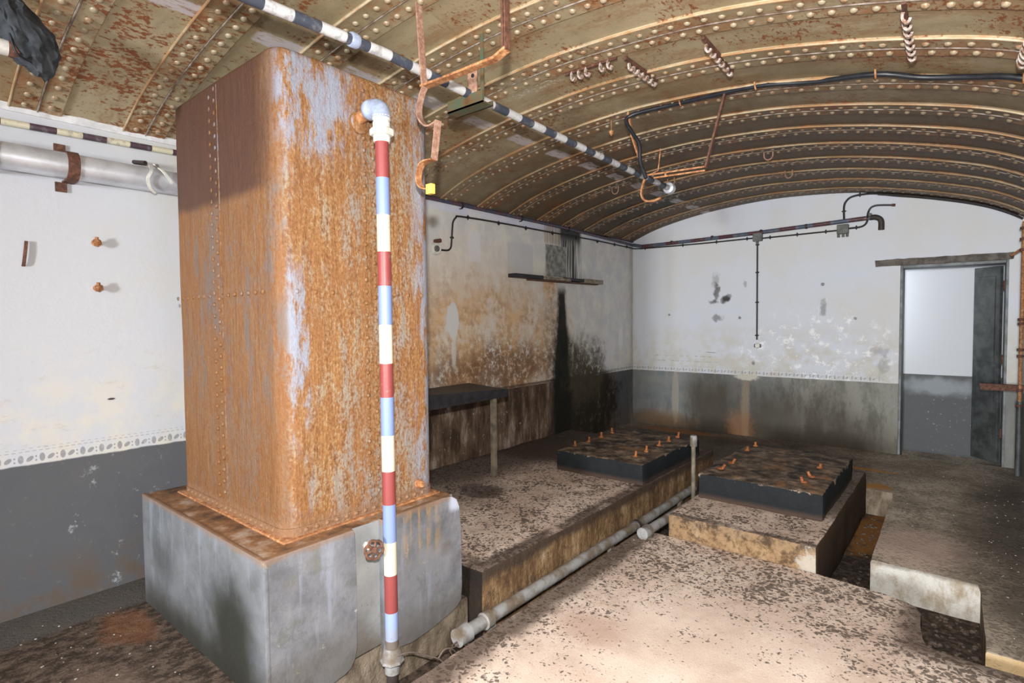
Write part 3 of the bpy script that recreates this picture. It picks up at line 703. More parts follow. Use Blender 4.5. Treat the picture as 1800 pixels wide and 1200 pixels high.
for so in straps:
    bm = bmesh.new(); got = False
    for c in cand:
        if c[2] is so and id(c) not in bigset:
            b2 = len(bm.verts); 
            t = bmesh.new(); dome(t, .0165, .0135, 8); t.transform(rmat(c[1], c[0])); me = bpy.data.meshes.new('t'); t.to_mesh(me); t.free(); bm.from_mesh(me); bpy.data.meshes.remove(me); got = True
    if got:
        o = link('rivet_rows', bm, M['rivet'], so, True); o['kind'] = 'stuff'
    else: bm.free()

# plaster lip where vault meets left wall (ragged)
bm = bmesh.new(); N = 120; rows = []
for i in range(N + 1):
    y = -7.6 + 2.4 * i / N; r = mn.noise(Vector((y * 9, 0, 3))) * .012 + mn.noise(Vector((y * 30, 2, 3))) * .006
    x1 = .02 + max(-.012, r); rows.append([bm.verts.new(p) for p in [(-.005, y, 2.57), (.008, y, 2.572), (x1, y, vz(x1) + .003), (x1 - .01, y, vz(x1) + .02), (-.005, y, 2.63)]])
for a, b in zip(rows, rows[1:]):
    for j in range(5): bm.faces.new([a[j], a[(j + 1) % 5], b[(j + 1) % 5], b[j]])
bm.faces.new(rows[0]); bm.faces.new(rows[-1][::-1])
struct('trim_1', bm, simple('white plaster lip', (.74, .75, .77), .8, 0, .2, 20), smooth=True)

# ------------------------------------------------------------------ walls
struct('wall_left', B(-.3, 0, YB, .3, -.25, 2.66), M['wall_left'])
struct('wall_right', B(XR, XR + .3, YB, .3, -.25, 2.6), M['wall_back'])
bm = bmesh.new(); DX0, DX1, DH = 3.16, 4.03, 2.045
box(bm, -.3, DX0, 0, .30, -.25, 3.1); box(bm, DX0, DX1, 0, .30, DH, 3.1); box(bm, DX1, XR + .3, 0, .30, -.25, 3.1)
struct('wall_back', bm, M['wall_back'])
struct('wall_corridor', B(2.2, 5.2, .62, .8, -.3, 2.6), M['corridor'])
bm = bmesh.new(); box(bm, 2.2, 5.2, .30, .62, 2.32, 2.45); struct('ceiling_corridor', bm, M['frame'])
struct('floor_corridor', B(2.2, 5.2, .0, .62, -.3, -.07), M['floor'])
# door frame and leaf
bm = bmesh.new(); box(bm, DX0, DX0 + .022, .02, .29, -.05, DH - .001, bev=.003); box(bm, DX0 + .022, DX1 - .02, .02, .29, DH - .03, DH - .001, bev=.003); box(bm, DX1 - .02, DX1, -.008, .29, -.02, DH - .001, bev=.003)
struct('trim_2', bm, M['frame'])
dl = bmesh.new(); hx, hy, ex_, ey = 4.0, .215, 3.80, .44
d = Vector((ex_ - hx, ey - hy, 0)); L = d.length; d.normalize(); nrm = Vector((-d.y, d.x, 0))
def orient(bm, org, d, nrm):
    bm.transform(Matrix(((d.x, nrm.x, 0, org[0]), (d.y, nrm.y, 0, org[1]), (0, 0, 1, 0), (0, 0, 0, 1))))
box(dl, 0, L, 0, .035, -.005, 2.0, bev=.004)
for a, b_, c_, e in [(.05, L - .05, .12, .75), (.05, L - .05, 1.02, 1.9), (.05, L - .05, .80, .97)]:
    for f in (-.006, .035): box(dl, a, b_, f, f + .006, c_, e, bev=.003)
orient(dl, (hx, hy), d, nrm)
door = struct('door_1', dl, M['doorleaf'])
hb = bmesh.new()
for z in (.25, 1.0, 1.75): tube(hb, [(hx + .006, hy, z), (hx + .006, hy, z + .1)], .012)
struct('hinge', hb, M['rustdark'], door)
# lintel of bare concrete
bm = rough_box(2.93, 4.06, -.012, .004, 2.045, 2.115, .005, .010, .05, 14)
struct('trim_3', bm, M['lintel'])

# ------------------------------------------------------------------ floor
bm = bmesh.new()
def jag(pts, step=.12, amp=.008):
    out = []
    for i, p in enumerate(pts):
        q = pts[(i + 1) % len(pts)]; d = math.hypot(q[0] - p[0], q[1] - p[1]); n = max(1, int(d / step)) if d < 8 else 1
        for k in range(n):
            t = k / n; x, y = p[0] + (q[0] - p[0]) * t, p[1] + (q[1] - p[1]) * t
            if 0 < x < XR - .02 and -7.5 < y < -.05 and not (y > -3.3 and abs(x) < .02):
                x += mn.noise(Vector((x * 5, y * 5, 1))) * amp; y += mn.noise(Vector((x * 5, y * 5, 7))) * amp
            out.append((x, y))
    return out
fore = [(1.98, YB), (XR, YB), (XR, -4.185), (3.64, -4.19), (3.595, -4.17), (3.575, -4.10), (3.572, -3.84), (3.55, -3.77), (3.50, -3.735), (3.40, -3.715), (3.07, -3.68), (1.965, -3.68), (1.97, -4.6)]
left = [(0, YB), (1.655, YB), (1.655, -5.14), (0, -5.14)]
back = [(0, -1.62), (0, 0), (XR, 0), (XR, -4.05), (3.815, -4.05), (3.81, -3.265), (3.29, -3.265), (3.28, -2.4), (3.27, -1.62)]
tops = []
for poly in (fore, left, back):
    t = prism(bm, jag(poly), -.24, 0.); tops.append(t)
es = list({e for f in tops for e in f.edges}); bmesh.ops.bevel(bm, geom=es, offset=.012, segments=2, affect='EDGES', profile=.5)
box(bm, 0, XR, YB, 0, -.32, -.22)
struct('floor', bm, M['floor'])

# rubble in the channels
random.seed(3)
def stone(bm, x, y, z, r):
    t = bmesh.new(); bmesh.ops.create_icosphere(t, subdivisions=1, radius=r)
    for v in t.verts: v.co = Vector((v.co.x * 1.2, v.co.y, v.co.z * .6)) + mn.noise_vector(v.co * 40 + Vector((x, y, z)) * 9) * r * .4
    t.transform(Matrix.Translation((x, y, z)) @ Matrix.Rotation(random.random() * 6, 4, 'Z')); me = bpy.data.meshes.new('t'); t.to_mesh(me); t.free(); bm.from_mesh(me); bpy.data.meshes.remove(me)
bm = bmesh.new()
for i in range(420):
    zone = random.choice([(1.76, 1.95, -5.5, -1.7), (3.1, 3.27, -3.6, -1.7), (3.6, 3.8, -4.0, -3.3), (2.0, 2.14, -3.6, -1.7)])
    stone(bm, random.uniform(*zone[:2]), random.uniform(*zone[2:]), -.217, random.uniform(.004, .013))
o = link('rubble', bm, simple('channel grit', (.16, .12, .095), .9, 0, .6, 30)); o['kind'] = 'stuff'; tag(o, 'dark grit and crumbs of concrete lying in the floor channels', 'rubble')
# loose flakes on slab and walkway
bm = bmesh.new()
for i in range(260):
    zone = random.choice([(.1, 1.65, -4.95, -3.3, .158), (3.35, 4.1, -3.2, -.4, .002), (2.0, 3.5, -4.6, -3.75, .002), (.2, 1.6, -6.85, -6.35, .002), (3.85, 4.1, -4.0, -1., .002)])
    stone(bm, random.uniform(*zone[:2]), random.uniform(*zone[2:4]), zone[4], random.uniform(.0015, .0055))
o = link('plaster_crumbs', bm, simple('pale plaster crumbs', (.50, .46, .42), .9, 0, .5, 30)); o['kind'] = 'stuff'; tag(o, 'small pale crumbs of fallen plaster scattered over the floor', 'rubble')

# ------------------------------------------------------------------ machine plinths
def machine(x0, x1, y0, y1, px0, px1, py0, py1, pz, bolts, label, bh):
    t = thing('machine_plinth', label, 'plinth', (x0, y0, -.22))
    s = link('base_slab', rough_box(x0, x1, y0, y1, -.22, .155, .016, .008), M['slab'], t, True)
    p = link('pedestal', rough_box(px0, px1, py0, py1, .150, pz, .014, .009, .07, 6), M['ped'], t, True)
    for (bx, by, tilt) in bolts:
        b = bmesh.new(); top = Vector((bx + tilt * .03, by + random.uniform(-.01, .01), pz + bh))
        tube(b, [(bx, by, pz - .02), top], .0105, 10); lathe(b, [(.021, 0), (.021, .012), (.016, .016)], (bx, by, pz - .002), (0, 0, 1), 6)
        link('anchor_bolt', b, M['rustbolt'], t, True)
    return t, p
random.seed(5)
machine(0.005, 1.75, -5.125, -1.64, .895, 1.735, -3.21, -1.98, .327,
        [(.95, -2.99, 0), (.955, -2.76, .2), (.94, -2.50, 0), (.93, -2.26, -.3), (1.57, -3.01, .2), (1.56, -2.78, 0), (1.55, -2.50, .4), (1.55, -2.28, 0), (1.54, -2.05, .3)],
        'long concrete plinth along the stained wall, black pedestal with nine rusty bolts', .052)
machine(2.155, 3.07, -3.672, -1.64, 2.185, 3.015, -3.21, -1.98, .34,
        [(2.28, -3.0, 1.2), (2.29, -2.78, 1.0), (2.13 + .13, -2.26, .3), (2.27, -2.05, 0), (2.87, -2.52, .3), (2.88, -2.83, -1.), (2.86, -3.0, -.6)],
        'short concrete plinth in the middle of the floor, black pedestal with bent rusty bolts', .04)

# ------------------------------------------------------------------ tank
TX0, TX1, TY0, TY1, TZ0, TZ1 = .471, 1.562, -6.114, -5.277, .597, 2.63
tank = thing('water_tank', 'tall riveted steel tank covered in orange rust and flaking pale blue paint', 'tank', ((TX0 + TX1) / 2, (TY0 + TY1) / 2, TZ0))
bm = bmesh.new(); box(bm, TX0, TX1, TY0, TY1, TZ0, TZ1)
ve = [e for e in bm.edges if abs(e.verts[0].co.z - e.verts[1].co.z) > 1]; bmesh.ops.bevel(bm, geom=ve, offset=.075, segments=8, affect='EDGES', profile=.5)
te = [e for e in bm.edges if e.verts[0].co.z > TZ1 - .001 and e.verts[1].co.z > TZ1 - .001 and len(e.link_faces) == 2 and abs(e.link_faces[0].normal.z - e.link_faces[1].normal.z) > .5]
bmesh.ops.bevel(bm, geom=te, offset=.03, segments=4, affect='EDGES', profile=.5)
for ax, lo, hi, n in ((0, TX0, TX1, 12), (1, TY0, TY1, 9), (2, TZ0, TZ1, 24)):
    for i in range(1, n):
        co = [0, 0, 0]; no = [0, 0, 0]; co[ax] = lo + (hi - lo) * i / n; no[ax] = 1
        bmesh.ops.bisect_plane(bm, geom=bm.verts[:] + bm.edges[:] + bm.faces[:], plane_co=co, plane_no=no)
for v in bm.verts: v.co += mn.noise_vector(v.co * 2.2) * .004
link('shell', bm, M['tank'], tank, True)
# lap plates that carry the rivet rows (barely proud)
SY, SX, SZ = -5.672, .98, 1.628
RX = .0
bm = bmesh.new(); box(bm, TX1 - .004, TX1 + .0035, SY - .045, SY + .045, TZ0 + .01, TZ1 - .03); link('seam_plate', bm, M['tank'], tank)
bm = bmesh.new(); box(bm, SX - .05, SX + .05, TY0 - .0035, TY0 + .004, TZ0 + .01, TZ1 - .03); link('seam_plate', bm, M['tank'], tank)
# bottom angle flange
bm = bmesh.new(); box(bm, TX0 - .003, TX1 + .004, TY0 - .004, TY1 + .003, TZ0 - .001, TZ0 + .034, bev=.0)
ve = [e for e in bm.edges if abs(e.verts[0].co.z - e.verts[1].co.z) > .03]
bmesh.ops.bevel(bm, geom=ve, offset=.078, segments=8, affect='EDGES', profile=.5); link('foot_flange', bm, M['tank'], tank, True)
riv = []
z = TZ0 + .07; k = 0
while z < TZ1 - .05:
    o2 = .026 if k % 2 else 0
    riv.append(((TX1 + .005, SY - .024, z), (1, 0, 0))); riv.append(((TX1 + .005, SY + .024, z + .026), (1, 0, 0)))
    riv.append(((SX - .027, TY0 - .005, z), (0, -1, 0))); riv.append(((SX + .027, TY0 - .005, z + .026), (0, -1, 0)))
    z += .054; k += 1
y = TY0 + .075
while y < TY1 - .03:
    if abs(y - SY) > .06: riv.append(((TX1 + .001, y, SZ), (1, 0, 0)))
    y += .085
x = TX0 + .03
while x < TX1 - .08:
    if abs(x - SX) > .06: riv.append(((x, TY0 - .001, SZ), (0, -1, 0)))
    x += .066
x = TX0 + .09
while x < TX1 - .07: riv.append(((x, TY0 - .004, TZ0 + .018), (0, -1, 0))); x += .05
y = TY0 + .09
while y < TY1 - .05: riv.append(((TX1 + .004, y, TZ0 + .018), (1, 0, 0))); y += .05
y = TY0 + .09
bm = bmesh.new(); dome(bm, .0105, .0085, 8); bmesh.ops.recalc_face_normals(bm, faces=bm.faces[:])
tr_me = bpy.data.meshes.new('tank_rivet'); bm.to_mesh(tr_me); bm.free(); tr_me.materials.append(M['tank'])
for p in tr_me.polygons: p.use_smooth = True
riv.sort(key=lambda r: (Vector(r[0]) - CAMP).length)
bm = bmesh.new()
for i, (p, nn) in enumerate(riv):
    nn = Vector(nn); z = -nn; x = z.orthogonal().normalized(); yv = z.cross(x); Mx = Matrix(((x.x, yv.x, z.x, p[0]), (x.y, yv.y, z.y, p[1]), (x.z, yv.z, z.z, p[2]), (0, 0, 0, 1)))
    if i < 100:
        o = bpy.data.objects.new('rivet', tr_me); COL.objects.link(o); o.parent = tank; o.matrix_parent_inverse = Matrix.Translation(-tank.location); o.matrix_basis = Mx
    else: 
        t = bmesh.new(); dome(t, .0105, .0085, 8); t.transform(Mx); me = bpy.data.meshes.new('t'); t.to_mesh(me); t.free(); bm.from_mesh(me); bpy.data.meshes.remove(me)
o = link('rivet_rows', bm, M['tank'], tank, True); o['kind'] = 'stuff'
link('drain_plug', LT([(.022, -.01), (.022, .012), (.017, .014), (.017, .035), (.014, .04), (0, .04)], (TX1, -5.40, .665), (1, 0, .05), 16), M['rust'], tank, True)
# outlet boss behind the elbow
link('outlet_boss', LT([(.05, -.01), (.05, .012), (.043, .016), (0, .016)], (TX1, -5.715, 2.405), (1, 0, 0), 20), M['tank'], tank, True)

# tank plinth
pl = thing('tank_plinth', 'grey painted concrete block carrying the rusty tank', 'plinth', (1.0, -5.75, 0))
link('core', rough_box(.34, 1.652, -6.25, -5.24, 0, .588, .008, .004, .1), M['core'], pl, True)
def panel(ypts, x0, x1):
    bm = bmesh.new(); a = [bm.verts.new((x0, y, z)) for y, z in ypts]; b = [bm.verts.new((x1, y, z)) for y, z in ypts]; n = len(ypts)
    f1 = bm.faces.new(a); f2 = bm.faces.new(b[::-1])
    for i in range(n): bm.faces.new([a[i], b[i], b[(i + 1) % n], a[(i + 1) % n]])
    bmesh.ops.bevel(bm, geom=list(f2.edges), offset=.006, segments=2, affect='EDGES', profile=.5); return bm
link('render_panel', panel([(-5.715, .592), (-5.33, .595), (-5.27, .588), (-5.235, .565), (-5.215, .52), (-5.208, .4), (-5.206, .10), (-5.21, .02), (-5.235, -.005), (-5.28, -.022), (-5.42, -.045), (-5.55, -.06), (-5.63, -.045), (-5.715, -.035)], 1.65, 1.678), M['plinth'], pl)
link('render_panel', panel([(-6.265, .592), (-5.866, .592), (-5.858, .575), (-5.856, .3), (-5.857, .06), (-5.868, .02), (-5.89, -.015), (-5.92, -.028), (-6.05, -.045), (-6.265, -.05)], 1.65, 1.679), M['plinth'], pl)
link('side_render', rough_box(.335, 1.6795, -6.268, -6.245, .0, .590, .006, .003, .1), M['plinth'], pl, True)
# rust crust on the ledge
bm = rough_box(TX0 - .015, TX1 + .022, TY0 - .022, TY1 + .01, .585, .5965, .003, .003, .06, 8); link('rust_crust', bm, M['rust'], pl, True)

# gate valve hand wheel
wc = Vector((1.735, -5.803, .497)); vw = thing('valve_handwheel', 'small rusty lobed handwheel on the plinth beside the banded pipe', 'valve', wc)
bm = bmesh.new(); ax = Vector((.93, -.28, .1)).normalized(); a = ax.orthogonal().normalized(); b = ax.cross(a); R_ = .036
ring = []
for i in range(72):
    th = 2 * PI * i / 72; r = R_ + .005 * abs(math.cos(3 * th)); ring.append(wc + (a * math.cos(th) + b * math.sin(th)) * r)
pr = circ(.0065, 8); rr = []
for i, p in enumerate(ring):
    c = (p - wc).normalized(); rr.append([bm.verts.new(p + c * u + ax * v) for u, v in pr])
for i in range(72):
    for j in range(8): bm.faces.new([rr[i][j], rr[i][(j + 1) % 8], rr[(i + 1) % 72][(j + 1) % 8], rr[(i + 1) % 72][j]])
link('rim', bm, M['rustdark'], vw, True)
bm = bmesh.new(); lathe(bm, [(.013, -.008), (.013, .008), (0, .009)], wc, ax, 16)
for i in range(6):
    th = PI * i / 3 + PI / 6; tube(bm, [wc, wc + (a * math.cos(th) + b * math.sin(th)) * R_], .0052, 8)
link('spokes', bm, M['rustdark'], vw, True)
link('stem', T([wc, (1.648, -5.80 + .02, .489)], .008, 10), M['rust'], vw, True)
link('gland_nut', LT([(.02, 0), (.02, .02), (.014, .026)], (1.650, -5.785, .49), (1, -.2, .1), 6), M['white'], vw)

# ------------------------------------------------------------------ banded vertical pipe
vp = thing('banded_pipe', 'upright pipe with red, pale blue and cream bands in front of the rusty tank', 'pipe', (1.73, -5.714, -.2))
link('pipe_length', T([(1.73, -5.711, .0), (1.73, -5.717, 2.30)], .0295, 24), M['vpipe'], vp, True)
bm = bmesh.new(); o_ = (1.73, -5.717, 2.282)
lathe(bm, [(.034, 0), (.037, .006), (.037, .028), (.034, .03)], o_, (0, 0, 1)); lathe(bm, [(.050, .03), (.052, .036), (.052, .056), (.046, .062)], o_, (0, 0, 1), 6)
lathe(bm, [(.038, .06), (.038, .085), (.034, .088), (.034, .094), (.039, .097), (.040, .112), (.036, .116)], o_, (0, 0, 1))
link('union_nut', bm, M['white'], vp, True)
bm = bmesh.new(); path = [Vector((1.73, -5.717, 2.385))] + [Vector((1.73 - .045 * (1 - math.cos(t)), -5.717, 2.40 + .04 * math.sin(t))) for t in [PI / 2 * i / 8 for i in range(9)]] + [Vector((1.66, -5.716, 2.441))]
sweep(bm, path, circ(.040, 20)); lathe(bm, [(.028, -.03), (.042, -.018), (.046, 0), (.042, .018), (.028, .03)], (1.655, -5.716, 2.441), (1, 0, 0)); link('elbow', bm, M['bluemetal'], vp, True)
link('inlet', T([(1.66, -5.716, 2.435), (1.572, -5.716, 2.425)], .027, 14), M['rust'], vp, True)
bm = bmesh.new(); lathe(bm, [(.036, .02), (.040, .0), (.047, -.03), (.047, -.05), (.034, -.055), (.034, -.10)], (1.73, -5.711, 0.0), (0, 0, 1)); lathe(bm, [(.05, 0), (.054, -.012), (.046, -.02)], (1.73, -5.711, -.035), (0, 0, 1), 8)
link('foot_coupling', bm, M['floorpipe'], vp, True)
link('lower_stub', T([(1.73, -5.711, -.09), (1.73, -5.711, -.222)], .027, 16), M['darkhub'], vp, True)

# loose wire at its foot
bm = bmesh.new()
for pts in [[(1.76, -5.735, -.01), (1.79, -5.66, -.01), (1.80, -5.60, -.045), (1.84, -5.529, -.085), (1.85, -5.506, -.121), (1.85, -5.521, -.14)],
            [(1.84, -5.529, -.081), (1.85, -5.5, -.051), (1.86, -5.46, -.063), (1.85, -5.41, -.12)],
            [(1.85, -5.465, -.071), (1.85, -5.446, -.114), (1.86, -5.462, -.144), (1.85, -5.511, -.134), (1.85, -5.568, -.13), (1.85, -5.605, -.16)],
            [(1.85, -5.45, -.056), (1.84, -5.399, -.065), (1.85, -5.352, -.106), (1.86, -5.326, -.153)],
            [(1.85, -5.46, -.063), (1.85, -5.368, -.087), (1.86, -5.282, -.125), (1.88, -5.203, -.16), (1.9, -5.15, -.21)]]:
    tube(bm, pts, .0035, 6, 6)
tag(link('loose_wire', bm, M['wire'], None, True), 'tangled brown wire looping over the channel at the foot of the banded pipe', 'wire')

# ------------------------------------------------------------------ floor pipes
fp = thing('channel_pipe', 'long pale grey pipe running along the low channel beside the stained plinth', 'pipe', (1.83, -3.8, -.05))
link('pipe_length', T([(1.838, -5.36, -.045), (1.838, -4.4, -.045), (1.825, -3.4, -.06), (1.815, -2.35, -.055)], .034, 16), M['floorpipe'], fp, True)
link('coupling', LT([(.036, -.03), (.044, -.024), (.044, .024), (.036, .03)], (1.838, -5.19, -.045), (0, 1, 0)), M['floorpipe'], fp, True)
link('end_socket', LT([(.044, -.015), (.046, .06), (.036, .065)], (1.838, -5.39, -.045), (0, 1, 0)), M['floorpipe'], fp, True)
link('coupling', LT([(.036, -.02), (.043, -.016), (.043, .02), (.036, .024)], (1.825, -3.5, -.06), (0, 1, 0)), M['darkhub'], fp, True)
for y_ in (-5.15, -3.9, -2.7): link('support_stub', B(1.82, 1.85, y_ - .02, y_ + .02, -.222, -.07), M['floorpipe'], fp)
sp = thing('stub_pipe', 'short pale pipe lying over the slab edge between the two machine plinths', 'pipe', (2.05, -3.4, .03))
link('pipe_length', T([(2.045, -3.80, .036), (2.06, -3.3, .036), (2.075, -2.9, .034)], .032, 16), M['floorpipe'], sp, True)
link('end_socket', LT([(.041, -.02), (.042, .07), (.033, .075)], (2.045, -3.82, .036), (.03, 1, 0)), M['greypipe'], sp, True)
ap = thing('standing_pipe', 'thin upright pipe with a grey cap between the two black pedestals', 'pipe', (2.07, -3.0, -.2))
link('pipe_length', T([(2.07, -3.0, -.22), (2.07, -3.0, .50)], .017, 12), M['leg'], ap, True)
link('cap', LT([(.024, 0), (.027, .004), (.027, .08), (.022, .086), (0, .086)], (2.07, -3.0, .487), (0, 0, 1)), M['greypipe'], ap, True)

# ------------------------------------------------------------------ table against left wall
tb = thing('wall_table', 'dark plank table fixed to the stained wall behind the tank', 'table', (.3, -4.1, .155))
def slab8(c, th):
    bm = bmesh.new(); t = [bm.verts.new(p) for p in c]; b = [bm.verts.new((p[0], p[1], p[2] - th)) for p in c]
    bm.faces.new(t); bm.faces.new(b[::-1])
    for i in range(4): bm.faces.new([t[i], t[(i + 1) % 4], b[(i + 1) % 4], b[i]])
    bmesh.ops.bevel(bm, geom=bm.edges[:], offset=.004, segments=2, affect='EDGES', profile=.5); return bm
link('tabletop', slab8([(.003, -3.40, .893), (.003, -5.0, .893), (.60, -5.0, .955), (.60, -3.57, .895)], .03), M['timbertop'], tb)
bm = bmesh.new(); f = [(.600, -5.0, .965), (.600, -3.56, .897), (.632, -3.56, .897), (.632, -5.0, .965)]
t = [bm.verts.new(p) for p in f]; hgt = [.14, .065, .065, .14]; b_ = [bm.verts.new((p[0], p[1], p[2] - h)) for p, h in zip(f, hgt)]
bm.faces.new(t[::-1]); bm.faces.new(b_)
for i in range(4): bm.faces.new([t[i], t[(i + 1) % 4], b_[(i + 1) % 4], b_[i]])
link('front_rail', bm, M['timber'], tb)
link('end_rail', B(.40, .60, -3.585, -3.56, .83, .865, bev=.003), M['timber'], tb)
link('leg', B(.575, .618, -3.74, -3.70, .153, .86, bev=.003), M['leg'], tb)
link('leg', B(.575, .618, -4.86, -4.82, .153, .86, bev=.003), M['leg'], tb)
bm = bmesh.new(); bar(bm, [(.02, -3.72, .845), (.60, -3.72, .845)], .04, .02, (0, 0, 1)); link('crosspiece', bm, M['greypipe'], tb)
# ------------------------------------------------------------------ broken shelf and panel on left wall
sh = thing('wall_shelf', 'broken narrow shelf of dark and pale boards on the stained wall', 'shelf', (.06, -1.9, 1.95))
link('board', B(.003, .11, -2.80, -2.31, 1.945, 1.985, bev=.004), M['timber'], sh)
bm = B(.003, .12, -2.30, -1.78, 1.945, 1.978, bev=.004); link('board', bm, M['wood2'], sh)
link('board', B(.003, .10, -1.86, -1.42, 1.955, 1.99, bev=.004), M['timber'], sh)
link('board', B(.003, .115, -1.46, -1.03, 1.945, 1.995, bev=.004), M['wood2'], sh)
bm = bmesh.new(); bar(bm, [(.05, -2.5, 1.935), (.05, -1.10, 1.94)], .014, .07, (0, 0, 1)); link('batten', bm, M['rustdark'], sh)
o = tag(link('wall_panel', B(.001, .012, -2.13, -1.72, 2.0, 2.36, bev=.003), M['plaque']), 'mottled grey rectangular panel on the wall just above the broken shelf', 'panel')

# ------------------------------------------------------------------ left wall pipes
lp = thing('large_pipe', 'thick silver pipe along the left wall with a rusty clamp', 'pipe', (.09, -6.5, 2.327))
link('pipe_length', T([(.085, -7.6, 2.325), (.085, -5.55, 2.325)], .066, 28), M['silver'], lp, True)
def clamp(yc, mat, parent, w=.045):
    bm = bmesh.new(); pts = [Vector((.004, yc, 2.425)), Vector((.02, yc, 2.418))] + [Vector((.085 + .071 * math.sin(t), yc, 2.325 + .071 * math.cos(t))) for t in [PI * (-.25 + 1.5 * i / 20) for i in range(21)]][3:-3] + [Vector((.02, yc, 2.232)), Vector((.004, yc, 2.225))]
    sweep(bm, pts, [(-w / 2, -.004), (w / 2, -.004), (w / 2, .004), (-w / 2, .004)]); return link('clamp', bm, mat, parent)
def clamp2(yc, mat, parent, w=.05):
    bm = bmesh.new(); N_ = 18
    A_ = [(.085 + .067 * math.sin(t), 2.325 + .067 * math.cos(t)) for t in [PI * i / N_ for i in range(N_ + 1)]]
    O_ = [(.085 + .075 * math.sin(t), 2.325 + .075 * math.cos(t)) for t in [PI * i / N_ for i in range(N_ + 1)]]
    q = [[bm.verts.new((x, y, z)) for x, z in L_] for L_ in (A_, O_) for y in (yc - w / 2, yc + w / 2)]
    for i in range(N_):
        bm.faces.new([q[2][i], q[2][i + 1], q[3][i + 1], q[3][i]]); bm.faces.new([q[0][i], q[2][i], q[2][i + 1], q[0][i + 1]][::-1]); bm.faces.new([q[1][i], q[1][i + 1], q[3][i + 1], q[3][i]][::-1])
    box(bm, .001, .09, yc - w / 2, yc + w / 2, 2.392, 2.401); box(bm, .001, .09, yc - w / 2, yc + w / 2, 2.249, 2.258)
    cl = link('clamp', bm, mat, parent)
    for z_ in (2.40, 2.20): link('lug', B(.001, .012, yc - w / 2 - .03, yc + w / 2 - .03, z_, z_ + .05, bev=.002), mat, cl)
    return cl
clamp2(-6.46, M['rustdark'], lp); clamp2(-6.78, M['rustdark'], lp, .04)
fk = thing('strap_hook', 'forked white metal strap bolted over the large silver pipe', 'hook', (.16, -6.1, 2.36))
bm = bmesh.new(); bar(bm, [(.10, -6.10, 2.405), (.165, -6.115, 2.36), (.17, -6.135, 2.31), (.15, -6.12, 2.265), (.125, -6.085, 2.245)], .016, .006, (0, 1, 0), 5); link('long_arm', bm, M['white'], fk)
bm = bmesh.new(); bar(bm, [(.12, -6.085, 2.41), (.165, -6.06, 2.37), (.17, -6.03, 2.33), (.168, -6.01, 2.305)], .014, .006, (0, 1, 0), 5); link('short_arm', bm, M['white'], fk)
link('wall_stub', T([(.0, -6.15, 2.43), (.09, -6.12, 2.415)], .012), M['darkhub'], fk, True)
link('bolt', LT([(.009, 0), (.009, .012), (0, .013)], (.155, -6.085, 2.39), (1, 0, .5), 6), M['greypipe'], fk)

M['angle'] = simple('dark rusted angle', (.055, .05, .06), .6, 0, .6, 12, (.09, .045, .03), bs=.5)
wp = thing('banded_wall_pipe', 'thin pipe under the vault edge of the left wall, cream and maroon bands turning dark', 'pipe', (.03, -4, 2.55))
link('pipe_length', T([(.022, -7.6, 2.49), (.022, -6.7, 2.506), (.022, -6.05, 2.523), (.024, -5.0, 2.56), (.026, -3.87, 2.588), (.026, -1.8, 2.583), (.028, -.05, 2.548)], .0175, 12), M['wpipe'], wp, True)
for y_ in (-3.5, -2.6, -1.7, -.8):
    bm = bmesh.new(); bar(bm, [(.002, y_, 2.615), (.03, y_, 2.612), (.05, y_, 2.58), (.03, y_, 2.555), (.002, y_, 2.552)], .02, .005, (0, 1, 0), 4)
    link('pipe_clip', bm, M['blackiron'], wp)

bm = rough_box(.001, .034, -5.15, -.03, 2.588, 2.618, .003, .004, .08, 12); struct('trim_4', bm, M['angle'])  # dark angle; its thickness also stands in for the pipe's shadow
# dark conduit on left wall, round lamp socket
cd = thing('wall_conduit', 'thin black conduit rising from the round socket and running to the corner', 'conduit', (.015, -2, 2.4))
link('conduit_run', T([(.014, -3.80, 2.145), (.014, -3.69, 2.145), (.014, -3.645, 2.165), (.014, -3.628, 2.21), (.014, -3.612, 2.36), (.014, -3.60, 2.42), (.014, -3.56, 2.465), (.014, -3.50, 2.480), (.014, -2.94, 2.494), (.014, -2.0, 2.502), (.014, -1.05, 2.512), (.014, -.12, 2.506), (.03, -.02, 2.500), (.12, -.012, 2.495)], .0085, 10, 5), M['blackiron'], cd, True)
def saddle(p, axis, parent, r=.014):
    bm = bmesh.new(); p = Vector(p); lathe(bm, [(r, -.009), (r * 1.15, -.006), (r * 1.15, .006), (r, .009)], p, axis, 12)
    n_ = Vector((0, 0, 1)) if axis[2] < .5 else (Vector((1, 0, 0)) if p.y > -.1 else Vector((0, 1, 0)))
    tube(bm, [p - n_ * .024, p + n_ * .024], .005, 6); return link('saddle', bm, M['blackiron'], parent, True)
for y_ in (-3.40, -2.95, -2.5, -2.0, -1.5, -1.0, -.55, -.2): saddle((.012, y_, 2.485 + .026 * (y_ + 3.4) / 3.2), (0, 1, 0), cd)
saddle((.012, -3.618, 2.27), (0, 0, 1), cd)
rs = thing('round_socket', 'round white socket with a dark ring half hidden behind the tank', 'socket', (.03, -3.83, 2.147))
link('body', LT([(.056, 0), (.056, .03), (.05, .038), (.044, .038), (.042, .03), (0, .03)], (.001, -3.83, 2.147), (1, 0, 0), 28), M['white'], rs, True)
link('face', LT([(.028, 0), (.028, .014), (.022, .016), (.02, .008), (.012, .008), (.01, .018), (0, .018)], (.028, -3.83, 2.147), (1, 0, 0), 24), M['greybox'], rs, True)
link('cap', T([(.03, -3.85, 2.21), (.03, -3.78, 2.225)], .018), M['rustdark'], rs, True)

